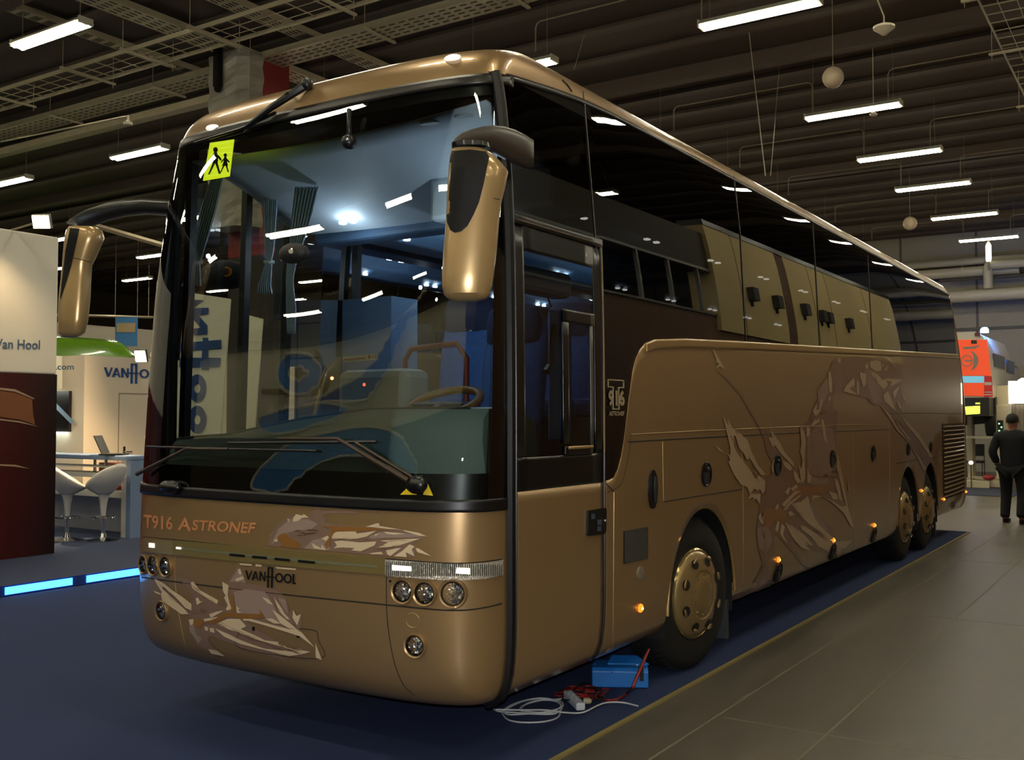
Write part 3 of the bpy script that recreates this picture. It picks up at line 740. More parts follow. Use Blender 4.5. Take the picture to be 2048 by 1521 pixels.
# seams
sm = lambda pts, r=.0028, m=seam: strip('panel_seam', pts, r, m, off=.0)
sm([(286, 1074), (350, 1080), (500, 1095), (640, 1107), (773, 1118), (850, 1124), (890, 1126.5), (930, 1127), (968, 1124), (1003, 1119)])
sm([(284, 1155), (350, 1164), (500, 1182), (640, 1197), (770, 1210), (850, 1218), (890, 1221), (930, 1221), (968, 1216), (1003, 1208)], .004)
sm([(350, 1082), (350, 1164), (354, 1195), (358, 1230), (372, 1300)], .0022, seamL)
sm([(773, 1152), (773, 1211), (778, 1270), (790, 1330), (808, 1372), (830, 1392)], .0026)
sm([(1256, 884), (1400, 876), (1560, 868), (1778, 859)], .0045)
strip('panel_bead', [(1262, 869), (1400, 862), (1560, 855), (1700, 850), (1770, 849)], .0022, seamL)
sm([(1778, 826), (1778, 860)], .002, seamL); sm([(1778, 827), (1850, 827), (1931, 828)], .004)
sm([(1325, 884), (1327, 1003)], .0018, seamL); sm([(1327, 1004), (1400, 992), (1484, 979)], .004)
sm([(1484, 870), (1486, 1000), (1487, 1213)], .0018, seamL); sm([(1614, 862), (1614, 1155)], .0016, seamL); sm([(1707, 858), (1708, 1115)], .0016, seamL)
sm([(1779, 862), (1779, 1085)], .0016, seamL); sm([(1792, 927), (1840, 919), (1882, 912)], .004); sm([(1882, 870), (1882, 912)], .002)
sm([(1228, 984), (1226, 1325)], .0022, seamL); sm([(1212, 968), (1228, 984)], .003)
sm([(1170, 1045), (1172, 1046)], .001)
sm([(1262, 870), (1258, 905), (1246, 960), (1232, 978), (1214, 985)], .0022)
# window joints
for pts in ([(1166, 184), (1180, 350), (1193, 512)], [(1467, 353), (1480, 470), (1492, 690)], [(1625, 445), (1640, 700)], [(1735, 510), (1745, 705)]):
    strip('glass_joint', pts, .004, mat('joint_brown', '2c241a', .4))
strip('roof_joint', [(1153, 138), (1160, 152), (1166, 172)], .004, seam, off=.003)
# front olive strip with vents
decals('grille_strip', [[(351, 1081), (500, 1094), (640, 1106), (772, 1117), (772, 1150), (640, 1139), (500, 1126), (351, 1110)]], olive, .010, 20, .012)
decals('grille_slot', [[(357, 1094), (500, 1108), (640, 1121), (758, 1131), (758, 1136), (640, 1127), (500, 1113), (357, 1099)]], mat('slot_grey', '6d6a4c', .5), .012, 20)
for a, c in ((463, 494), (508, 538), (553, 584), (600, 634)):
    va = 1107+(a-463)*.093; vc = 1107+(c-463)*.093; decals('air_vent', [[(a, va), (c, vc), (c, vc+5), (a, va+5)]], blackm, .014, 20)
# lamp strips
lens = mat('lamp_lens', 'cfc6b4', .18, metal=.55, coat=1, bump=1, bscale=90); lit = mat('lit_element', (1, 1, 1), .4, emit=(1, .93, .78), es=1.6)
o = decals('indicator_lens', [[(773, 1119), (850, 1125), (890, 1127.5), (930, 1128), (968, 1125.5), (1003, 1120), (1003, 1150), (968, 1158), (930, 1160.5), (890, 1160.5), (850, 1158), (773, 1152)]], lens, .012, 12, .006, label='clear ribbed lens strip above the round headlamps')
b = MB()
for u in lerp(776, 998, 56): b.tube([hit(u, 1122+(u-776)*.03, .0145)[0], hit(u, 1153, .0145)[0]], .0012, 4)
join_into(o, b.build('ribs', chrome, coach))
decals('lit_reflector', [[(789, 1130), (826, 1133), (826, 1142), (789, 1140)]], lit, .022, 8, .003); decals('lit_reflector', [[(914, 1135), (938, 1136), (938, 1148), (912, 1146)]], lit, .022, 8, .003)
decals('indicator_lens', [[(285, 1076), (349, 1082), (349, 1110), (285, 1103)]], mat('lamp_lens_gold', 'a8966a', .2, metal=.5, coat=1), .014, 10, .014)
decals('lit_reflector', [[(303, 1086), (314, 1087), (314, 1096), (303, 1095)]], lit, .016, 10); decals('lit_reflector', [[(357, 1094), (367, 1095), (367, 1099), (357, 1098)]], lit, .016, 10)
strip('lens_edge', [(773, 1118), (773, 1153)], .004, chrome); strip('lens_edge', [(997, 1122), (998, 1152)], .003, chrome)
# round lamps
refm = mat('faceted_reflector', 'f4f4f4', .16, metal=1)
def round_lamp(name, u, v, r, big=False, lab=None):
    p, n_ = hit(u, v); n_ = (n_+Vector((0, -.55, 0))).normalized(); q = p+n_*.004
    bez = MB().lathe([(r*1.32, -.02), (r*1.34, .004), (r*1.25, .012), (r*1.1, .008), (r*1.03, -.004), (r*1.0, -.012)], q, n_, 32).build(name, gold, coach, smooth=True)
    f = MB(); a = n_.orthogonal().normalized(); c = n_.cross(a); rnd = random.Random(int(u*7+v))
    for i in range(5):
        for k in range(6+i*4):
            th = 2*PI*(k+.5*i)/(6+i*4); rr = r*(i+.5)/5
            s_ = r*.17; d = (n_+(a*rnd.uniform(-1, 1)+c*rnd.uniform(-1, 1))*.75).normalized(); e1 = d.orthogonal().normalized(); e2 = d.cross(e1); ce = q+(a*math.cos(th)+c*math.sin(th))*rr-n_*.003
            f.add([ce+(e1*math.cos(t)+e2*math.sin(t))*s_ for t in (0, PI/2, PI, 1.5*PI)], [(0, 1, 2, 3)])
    f.lathe([(0, -.006), (r, -.006)], q, n_, 24)
    f.build('faceted_bowl', refm, bez)
    MB().lathe([(r*1.02, .0), (r*.95, .008), (r*.6, .014), (0, .017)], q, n_, 28).build('lens', glass('lamp_glass', 'f4f4f4', 1.35), bez, smooth='all')
    MB().lathe([(r*1.0, .002), (r*1.03, .009), (r*1.07, .002)], q, n_, 28).build('inner_ring', mat('ring_dark', '4a4436', .3, metal=.7), bez, smooth=True)
round_lamp('headlamp', 806, 1183, .046); round_lamp('headlamp', 850, 1187, .046); round_lamp('headlamp', 906, 1188, .052)
round_lamp('headlamp', 289, 1129, .042); round_lamp('headlamp', 308, 1131, .046); round_lamp('headlamp', 333, 1133, .046)
round_lamp('fog_lamp', 831, 1292, .044); round_lamp('fog_lamp', 325, 1222, .044)
p, n_ = hit(825, 1242); MB().lathe([(.030, -.001), (.034, .003), (.038, -.001)], p, n_, 28).build('tow_cover', gold, coach, smooth=True)
for u, v in ((508, 1258), (597, 1272)):
    p, n_ = hit(u, v, .003); MB().lathe([(0, .002), (.011, .002), (.011, -.003)], p, n_, 16).build('bumper_plug', blackm, coach)
strip('panel_seam', [(480, 1265), (482, 1297), (640, 1318), (637, 1280), (632, 1262), (600, 1258)], .0016, seam)
p, n_ = hit(781, 1163, .002); MB().lathe([(0, .003), (.006, .003), (.006, -.003)], p, n_, 12).build('washer_nozzle', blackm, coach)
# side furniture
def skin_box(name, pts, m, off=.01, solid=.012, parent=coach): return decals(name, [pts], m, off, 12, solid, parent)
skin_box('door_lock', [(1171, 1022), (1206, 1016), (1208, 1020), (1207, 1062), (1203, 1068), (1174, 1072), (1170, 1068)], blackm, .018, .02, door)
for q in ([(1176, 1028), (1184, 1027), (1184, 1038), (1176, 1039)], [(1188, 1040), (1197, 1039), (1197, 1050), (1188, 1051)], [(1188, 1054), (1196, 1053), (1196, 1062), (1188, 1063)]): decals('lock_button', [q], mat('button_blue', '3c4656', .4), .020, 10, 0, coach)
p, n_ = hit(1203, 1042, .022); MB().sphere(p, .009, 12).build('lock_cylinder', chrome, coach, smooth='all')
P = [(1304+14*.62*math.cos(t), 979+39*math.sin(t)) for t in [2*PI*i/28 for i in range(28)]]
skin_box('grab_handle', P, blackm, .012, .014); strip('grab_handle', [(1305, 953), (1304, 979), (1305, 1005)], .013, mat('handle_grey', '2c2a28', .35), off=.022)
skin_box('air_grille', [(1247, 1064), (1294, 1055), (1294, 1117), (1247, 1127)], mat('mesh_grey', '3c3830', .7, bump=1, bscale=160), .006, .006)
strip('air_grille_frame', [(1247, 1064), (1294, 1055), (1294, 1117), (1247, 1127), (1247, 1064)], .004, blackm)
p, n_ = hit(1280, 1147); MB().lathe([(.040, -.002), (.040, .006), (.032, .010), (.02, .012), (0, .013)], p, n_, 24).build('side_reflector', mat('clear_lens', 'a39a86', .15, metal=.5, coat=1), coach, smooth=True)
amber = mat('amber_lamp', 'ff7a10', .4, emit=(1, .25, .02), es=1.6); amberc = mat('amber_core', 'ffd040', .4, emit=(1, .62, .1), es=6)
for u, v, r in ((1280, 1217, .022), (1556, 1120, .020), (1666, 1081, .020), (1748, 1051, .020), (1842.5, 982, .018), (1887, 999, .018), (1931, 984, .018)):
    p, n_ = hit(u, v, .003); o = MB().lathe([(r*1.15, -.003), (r*1.15, .006), (r*.8, .013), (0, .016)], p, n_, 20).build('marker_lamp', amber, coach, smooth=True)
    MB().sphere(p+n_*.014-Vector((0, .004, 0)), r*.38, 10).build('bulb', amberc, o)
for u, v, r in ((1412, 949, .095), (1554, 931, .095), (1664, 918, .095), (1746, 907, .095), (1816, 899, .085), (1861, 895, .085), (1555, 1146, .095), (1664, 1104, .095), (1747, 1071, .095)):
    p, n_ = hit(u, v, .003); r *= .82
    o = MB().lathe([(r*1.08, -.003), (r*1.1, .006), (r, .010), (r*.9, .004), (r*.5, .002), (0, .001)], p, n_, 30).build('flap_lock', blackm, coach, smooth=True)
    b = MB(); b.bar(p+n_*.008-Vector((0, 0, r*.75)), p+n_*.008+Vector((0, 0, r*.2)), .034, .012, n_); b.sphere(p+n_*.010+Vector((0, 0, r*.45)), .018, 10)
    b.build('lock_handle', mat('handle_grey', '2c2a28', .35), o)
# engine grille
decals('engine_grille', [[(1884, 848), (1928, 846), (1929, 985), (1887, 1000)]], mat('grille_dark', '241a0c', .6), .006, 20)
gb = MB()
for i in range(17):
    t = (i+.5)/17; a = hit(1886+2*t, 850+148*t, .014)[0]; c = hit(1926, 848+135*t, .014)[0]; gb.tube([a, (a+c)/2+Vector((.006, 0, 0)), c], .011, 6)
for k in range(22): pass
slats = gb
me_ = slats.build('grille_slats', MATS['gold_light'], coach)
skin_box('tow_hole', [(1903, 1006), (1910, 1004), (1910, 1016), (1903, 1018)], blackm, .004, .004)
# roof marker lamps, wipers
for u, v in ((905, 118), (398, 238)):
    p, n_ = hit(u, v, .004); o = MB().sphere(p, .034, 14, (1.5, .8, .55)).build('roof_marker', mat('marker_white', 'e8e2d0', .2, coat=1, emit=(1, .95, .85), es=.9), coach, smooth='all')
wp = MB(); A = hit(620, 178, .03)[0]; Bq = hit(505, 262, .05)[0]; C_ = hit(560, 225, .06)[0]
wp.tube([A, C_, Bq], [.026, .020, .012], 8); wp.sphere(A, .036, 12); wp.tube([hit(600, 172, .05)[0], hit(590, 200, .06)[0], hit(500, 270, .04)[0]], .008, 6)
wp.build('wiper_arm', blackm, coach, smooth=True)
MB().tube([hit(560, 232, .035)[0], hit(490, 262, .03)[0], hit(398, 290, .03)[0]], .009, 6).build('wiper_blade', blackm, coach, smooth=True)
brz = mat('wiper_metal', '4a3c30', .35, metal=.6)
wp = MB(); wp.tube([hit(826, 962, .05)[0], hit(690, 880, .055)[0], hit(570, 879, .05)[0]], [.014, .009, .007], 8); wp.tube([hit(842, 962, .035)[0], hit(720, 886, .04)[0]], .007, 6)
wp.build('wiper_arm', brz, coach, smooth=True)
MB().tube([hit(462, 887, .02)[0], hit(600, 886, .02)[0], hit(758, 885, .02)[0]], .008, 6).build('wiper_blade', blackm, coach, smooth=True)
wp = MB(); wp.tube([hit(292, 949, .05)[0], hit(390, 899, .055)[0], hit(470, 900, .05)[0]], [.013, .009, .007], 8); wp.build('wiper_arm', brz, coach, smooth=True)
MB().tube([hit(300, 894, .02)[0], hit(420, 898, .02)[0], hit(640, 903, .02)[0]], .007, 6).build('wiper_blade', blackm, coach, smooth=True)
hubs = MB(); p, n_ = hit(838, 970, .03); hubs.sphere(p, .055, 16, (1.1, .7, .8)); hubs.build('wiper_hub', gloss, coach, smooth='all')
p, n_ = hit(350, 975, .03); MB().sphere(p, .055, 16, (1.6, .7, .7)).build('wiper_hub', gloss, coach, smooth='all')
decals('warning_triangle', [[(803, 990), (826, 968), (836, 990)], [(848, 990), (858, 968), (868, 992)]], mat('warn_yellow', 'd8b818', .5), .014, 10)
# writing
logo_on_skin('maker_lettering', [(491, 1159), (594, 1169), (594, 1149), (492, 1141)], mat('letter_black', '14110d', .35, coat=.4), .006)
text_on_skin('type_lettering', 'T916', [(288, 1057), (346, 1061), (346, 1034), (288, 1029)], mat('copper_text', 'c4804f', .5, metal=0), .003, .02)
text_on_skin('type_lettering', 'A', [(356, 1061), (383, 1063), (380, 1036), (362, 1035)], MATS['copper_text'], .003, .02)
text_on_skin('type_lettering', 'STRONEF', [(384, 1061), (508, 1068), (513, 1046), (387, 1040)], MATS['copper_text'], .003, .02)
beige = mat('beige_print', '9a8664', .5)
T9 = [(1215, 760), (1246, 762), (1246, 776), (1236, 776), (1237, 819), (1225, 819), (1225, 775), (1215, 774), (1215, 760)]
strip('badge_outline', T9, .004, beige, off=.004, n=5)
text_on_skin('badge_number', '916', [(1215, 813), (1248, 813), (1247, 781), (1215, 780)], beige, .006, .05); text_on_skin('badge_name', 'ASTRONEF', [(1216, 832), (1247, 832), (1247, 823), (1216, 823)], beige, .006, .03)
# ---------------------------------------------------------------- dragon graphics
mv = mat('film_mauve', '84644f', .3, metal=.25, coat=.5); mvl = mat('film_mauve_light', '957866', .3, metal=.2, coat=.5); cr_ = mat('film_cream', 'bfa27e', .3, metal=.1, coat=.5); dk = mat('film_brown', '6a4830', .3, metal=.25, coat=.5); orf = mat('film_orange', '9a6630', .3, metal=.3, coat=.5)
def slash(rnd, poly_dir, pts, n, L, w_):
    """thin pointed strokes inside a region given by centre points"""
    out = []
    for _ in range(n):
        i = rnd.randrange(len(pts)-1); t = rnd.random(); x = pts[i][0]*(1-t)+pts[i+1][0]*t+rnd.uniform(-w_*2.5, w_*2.5); y = pts[i][1]*(1-t)+pts[i+1][1]*t+rnd.uniform(-w_*2.5, w_*2.5)
        a = math.atan2(pts[i+1][1]-pts[i][1], pts[i+1][0]-pts[i][0])+rnd.uniform(-.18, .18); l = L*rnd.uniform(.5, 1.2); w2 = w_*rnd.uniform(.3, .7)
        c, s = math.cos(a), math.sin(a); out.append([(x-c*l/2, y-s*l/2), (x-s*w2/2, y+c*w2/2), (x+c*l/2, y+s*l/2), (x+s*w2/2, y-c*w2/2)])
    return out
k1 = 320/1217; T1 = lambda pts: tx(pts, 1420, 820, k1); k2 = 360/1956; T2 = lambda pts: tx(pts, 1580, 680, k2)
side_base = [T1(p) for p in (
 [(430, 520), (480, 470), (470, 400), (430, 330), (400, 200), (330, 60), (380, 130), (440, 170), (520, 280), (600, 370), (640, 440), (640, 500), (700, 560), (800, 580), (900, 560), (1000, 600), (1040, 640), (1085, 890), (1010, 790), (900, 690), (800, 650), (770, 690), (830, 800), (940, 920), (960, 990), (1090, 1000), (1000, 1100), (1000, 1160), (940, 1100), (860, 1090), (740, 1060), (600, 1000), (700, 1150), (800, 1250), (740, 1280), (700, 1180), (560, 1010), (490, 940), (480, 1000), (490, 1100), (430, 1180), (500, 1340), (490, 1400), (390, 1440), (340, 1380), (330, 1310), (400, 1180), (360, 1040), (350, 900), (370, 780), (390, 660)],
 [(730, 560), (720, 300), (730, 150), (760, 60), (780, 0), (970, 0), (960, 200), (950, 330), (960, 440), (1000, 560), (940, 600), (800, 590)],
)]
side_base += [T2(p) for p in (
 [(110, 1520), (130, 1200), (110, 950), (220, 850), (250, 740), (330, 600), (420, 350), (450, 250), (520, 200), (700, 180), (900, 190), (1050, 180), (1170, 290), (1240, 430), (1200, 500), (1250, 640), (1200, 760), (1300, 900), (1550, 1270), (1510, 1350), (1450, 1440), (1300, 1150), (1050, 830), (980, 720), (880, 700), (850, 640), (740, 610), (570, 570), (450, 590), (480, 800), (500, 1000), (500, 1350), (560, 1520)],)]
decals('dragon_graphic', side_base, mv, .0030, 20, label='mauve brown base film of the dragon')
side_light = [T1([(740, 560), (735, 320), (760, 190), (860, 200), (880, 330), (890, 480), (900, 570), (800, 575)]), T1([(360, 1030), (355, 900), (440, 880), (470, 1000), (420, 1100)]), T1([(680, 760), (780, 700), (900, 930), (840, 900)]),
 T2([(180, 1050), (330, 900), (490, 1000), (490, 1350), (420, 1500), (200, 1500)]), T2([(800, 330), (900, 330), (980, 500), (980, 690), (900, 690), (850, 520)]), T2([(290, 560), (400, 400), (420, 560), (320, 760)])]
decals('dragon_graphic', side_light, mvl, .0042, 20)
side_cream = [T1(p) for p in (
 [(90, 45), (135, 120), (130, 65), (165, 140), (235, 190), (280, 230), (310, 320), (360, 420), (420, 490), (385, 500), (340, 440), (300, 370), (270, 380), (250, 330), (215, 290), (190, 200), (175, 195), (175, 280), (200, 330), (240, 380), (300, 460), (350, 540), (370, 620), (330, 600), (300, 640), (380, 640), (375, 725), (345, 675), (320, 690), (330, 665), (280, 680), (300, 650), (280, 590), (230, 570), (180, 500), (135, 400), (150, 380), (130, 340), (60, 310), (38, 268), (100, 325), (150, 345), (150, 290), (130, 200)],
 [(330, 540), (370, 500), (415, 545), (415, 610), (395, 640), (380, 610), (365, 600), (350, 560)],
 [(435, 65), (455, 140), (480, 190), (525, 250), (560, 320), (630, 400), (635, 440), (590, 390), (530, 330), (490, 270), (470, 280), (440, 215), (470, 210)],
 [(550, 390), (600, 410), (625, 450), (600, 465), (560, 430)],
 [(680, 130), (700, 170), (715, 180), (715, 400), (720, 520), (690, 560), (670, 420), (660, 400), (690, 450), (700, 380), (680, 320), (690, 260)],
 [(630, 460), (650, 480), (690, 550), (660, 560), (635, 520)], [(735, 440), (750, 490), (770, 500), (760, 550), (735, 560)],
 [(845, 70), (860, 80), (890, 260), (870, 230)], [(730, 120), (760, 150), (735, 200)], [(780, 0), (830, 0), (800, 50)], [(770, 120), (830, 60), (820, 85), (785, 115)],
 [(965, 345), (985, 420), (1020, 600), (1050, 760), (1090, 890), (1070, 890), (1010, 780), (920, 700), (850, 660), (795, 670), (775, 690), (775, 650), (840, 655), (920, 690), (1000, 740), (1030, 730), (990, 560), (960, 440)],
 [(945, 510), (975, 560), (1000, 700), (980, 680), (950, 570)], [(900, 620), (960, 640), (970, 680), (930, 680)], [(1045, 510), (1060, 630), (1045, 600)],
 [(565, 625), (600, 585), (605, 600), (590, 650)], [(610, 600), (650, 565), (665, 590), (625, 620)], [(540, 720), (640, 620), (690, 615), (640, 650), (560, 740)], [(555, 760), (600, 700), (690, 640), (680, 660), (600, 730), (570, 765)],
 [(490, 750), (510, 715), (520, 740), (500, 765)], [(360, 815), (385, 780), (390, 830), (410, 790), (400, 870), (380, 860)],
 [(490, 910), (510, 845), (525, 860), (510, 930)], [(525, 940), (540, 865), (565, 890), (550, 950), (590, 1020), (550, 980)],
 [(590, 780), (610, 770), (640, 800), (600, 810)], [(615, 715), (690, 700), (740, 655), (760, 740), (800, 840), (850, 900), (940, 980), (915, 1000), (830, 930), (760, 880), (690, 820), (650, 770)],
 [(680, 880), (720, 890), (780, 930), (860, 960), (930, 1010), (900, 1080), (820, 1040), (760, 960), (700, 920)],
 [(565, 855), (640, 900), (720, 960), (780, 1030), (720, 1030), (765, 1070), (690, 1050), (620, 970)],
 [(940, 1000), (1000, 1000), (1080, 995), (1030, 1050), (990, 1060), (1000, 1160), (960, 1100), (960, 1040)],
 [(385, 1360), (410, 1340), (430, 1375), (460, 1340), (490, 1360), (490, 1400), (440, 1410), (395, 1450)],
 [(470, 500), (462, 440), (480, 380), (500, 365), (480, 410), (480, 490)])]
side_cream += [tx(p, 1580, 680, k2) for p in (
 [(410, 350), (430, 340), (450, 440), (455, 570), (425, 570), (410, 480)], [(510, 200), (550, 200), (540, 255), (515, 240)], [(575, 560), (600, 500), (690, 410), (700, 490), (640, 530), (690, 570), (740, 600), (640, 580)],
 [(750, 350), (820, 370), (820, 480), (790, 520), (760, 420)], [(720, 450), (740, 450), (745, 600), (720, 580)], [(810, 280), (840, 250), (845, 320), (815, 310)],
 [(860, 240), (930, 220), (980, 240), (990, 340), (930, 340), (870, 300)], [(990, 270), (1010, 265), (995, 320)], [(1020, 320), (1070, 270), (1040, 340)], [(1000, 180), (1080, 200), (1180, 340), (1080, 230)],
 [(870, 350), (940, 370), (1000, 440), (1050, 420), (1230, 435), (1080, 510), (1100, 460), (1040, 440), (1060, 490), (1010, 540), (960, 480), (900, 420)],
 [(1010, 600), (1060, 560), (1100, 660), (1150, 780), (1100, 740), (1020, 670)], [(1140, 540), (1190, 500), (1130, 640), (1110, 570)], [(1190, 540), (1270, 680), (1230, 640)], [(1150, 650), (1180, 760), (1200, 720), (1230, 800)],
 [(980, 710), (1010, 740), (1080, 810), (1150, 930), (1270, 1100), (1160, 990), (1060, 830)], [(1190, 800), (1250, 870), (1400, 1030), (1550, 1270), (1520, 1280), (1390, 1080), (1260, 920)], [(1100, 800), (1200, 950), (1310, 1090), (1290, 1090), (1180, 950)], [(1310, 1140), (1400, 1280), (1470, 1400), (1450, 1420), (1380, 1270)],
 [(240, 770), (280, 700), (290, 720), (260, 820)], [(290, 830), (330, 640), (350, 650), (320, 780)], [(400, 680), (420, 610), (440, 640)], [(220, 930), (260, 870), (330, 880), (250, 930)], [(105, 1000), (110, 940), (150, 1010), (165, 1100), (150, 1300), (155, 1520), (130, 1520), (140, 1260), (100, 1190), (130, 1200)],
 [(170, 1040), (180, 935), (215, 1010), (190, 1055)], [(330, 860), (350, 870), (370, 1000), (400, 1125), (365, 1090)], [(500, 1240), (520, 1300), (560, 1510), (530, 1500)],
 [(250, 85), (400, 90), (580, 100), (540, 140), (510, 150), (500, 120), (420, 145), (340, 125), (300, 110)], [(1170, 140), (1250, 140), (1230, 165), (1190, 160)], [(1270, 145), (1340, 145), (1320, 175), (1280, 170)],
 [(1180, 135), (1200, 135), (1190, 150)])]
side_cream += [tx(p, 1400, 680, .36818) for p in ([(62, 52), (75, 60), (95, 100), (110, 120), (132, 160), (105, 145), (80, 155), (100, 130), (80, 118), (88, 110)],)]
decals('dragon_graphic', side_cream, cr_, .0055, 16, label='pale cream feather shapes of the dragon')
rnd = random.Random(5); sl = []
sl += slash(rnd, 0, T1([(150, 150), (260, 350), (370, 560)]), 9, 26, 2.6); sl += slash(rnd, 0, T1([(440, 500), (560, 470), (640, 520)]), 12, 12, 2); sl += slash(rnd, 0, T1([(600, 720), (760, 880), (900, 1000)]), 16, 30, 1.8); sl += slash(rnd, 0, T1([(600, 880), (700, 980), (780, 1060)]), 8, 22, 1.8); sl += slash(rnd, 0, T1([(420, 560), (400, 800), (420, 1100), (380, 1280)]), 22, 26, 1.6)
sl += slash(rnd, 0, T2([(1000, 720), (1250, 1000), (1480, 1350)]), 12, 40, 1.6); sl += slash(rnd, 0, T2([(460, 300), (480, 700), (490, 1100)]), 10, 34, 1.6); sl += slash(rnd, 0, T2([(560, 300), (620, 480)]), 8, 14, 1.4); sl += slash(rnd, 0, T2([(900, 400), (1000, 640)]), 6, 18, 1.6)
decals('dragon_graphic', sl, dk, .0068, 30, label='thin dark brown strokes of the dragon')
decals('dragon_graphic', [T1(p) for p in ([(395, 760), (480, 750), (560, 760), (600, 830), (540, 860), (480, 840), (440, 900), (400, 870)], [(640, 570), (740, 590), (860, 570), (900, 620), (760, 650), (680, 640), (590, 690), (620, 640)])], orf, .0048, 20)
decals('dragon_graphic', [tx([(60, 150), (150, 210), (230, 300), (320, 470), (315, 475), (215, 300), (140, 215)], 1400, 680, .36818)], mv, .0032, 16)
k3 = 400/2048; T3 = lambda p: tx(p, 500, 980, k3); k4 = 380/2048; T4 = lambda p: tx(p, 290, 1110, k4)
fm_ = mat('film_mauve_front', '8c6f5c', .35, metal=.2, coat=.4); fl_ = mat('film_mauve_pale', 'a08878', .35, metal=.15, coat=.4); fc_ = mat('film_cream_front', 'd6bd98', .35, metal=.05, coat=.4)
fb = [T3([(150, 570), (220, 510), (190, 460), (250, 420), (300, 340), (390, 280), (480, 250), (600, 280), (640, 230), (690, 200), (540, 135), (700, 190), (740, 140), (860, 130), (770, 170), (720, 215), (820, 215), (1080, 215), (1100, 245), (820, 245), (740, 270), (780, 290), (770, 330), (850, 350), (900, 365), (880, 310), (920, 350), (1000, 375), (1180, 380), (1300, 345), (1340, 345), (1330, 370), (1560, 410), (1730, 440), (1815, 480), (1700, 530), (1680, 560), (1730, 600), (1860, 680), (1700, 620), (1690, 690), (1400, 680), (1100, 655), (800, 625), (500, 600), (300, 585)]),
      T3([(1120, 220), (1200, 195), (1300, 205), (1360, 205), (1320, 222), (1340, 240), (1290, 232), (1290, 215), (1200, 210)])]
fb += [T4([(0, 150), (60, 230), (130, 260), (330, 400), (420, 470), (510, 530), (530, 470), (480, 370), (340, 240), (500, 270), (520, 300), (620, 380), (800, 500), (900, 600), (950, 590), (870, 470), (840, 290), (910, 320), (910, 260), (1000, 130), (1040, 140), (1100, 310), (1290, 340), (1350, 370), (1430, 370), (1530, 480), (1560, 620), (1610, 600), (1660, 690), (1700, 630), (1690, 780), (1660, 800), (1840, 1000), (1640, 850), (1400, 780), (1150, 700), (1080, 710), (1200, 800), (1450, 940), (1520, 990), (1790, 1040), (1700, 1080), (1850, 1110), (1600, 1090), (1450, 1070), (1520, 1140), (1100, 1020), (700, 870), (690, 940), (760, 1010), (880, 1090), (680, 1040), (560, 970), (600, 900), (490, 820), (470, 720), (490, 650), (360, 600), (200, 500), (180, 430), (100, 400), (90, 380), (170, 410), (110, 260)])]
decals('dragon_graphic', fb, fm_, .0030, 14, label='mauve brown base film of the dragon on the front')
decals('dragon_graphic', [T4([(960, 400), (1100, 370), (1300, 400), (1390, 540), (1480, 740), (1300, 690), (1250, 640), (1000, 630), (980, 520)]), T4([(480, 700), (530, 740), (560, 860), (620, 900), (580, 960), (490, 820)]), T4([(920, 290), (1010, 150), (1040, 150), (1090, 300)]), T4([(1440, 460), (1520, 490), (1550, 640), (1500, 570)]),
  T3([(560, 600), (640, 520), (800, 480), (830, 620), (700, 618)]), T3([(1230, 470), (1400, 430), (1740, 460), (1760, 480), (1230, 500)]), T3([(900, 530), (1100, 540), (1000, 600), (880, 580)]), T3([(220, 560), (300, 400), (420, 300), (600, 300), (700, 350), (640, 400), (480, 420), (360, 450), (260, 540)])], fl_, .0042, 14)
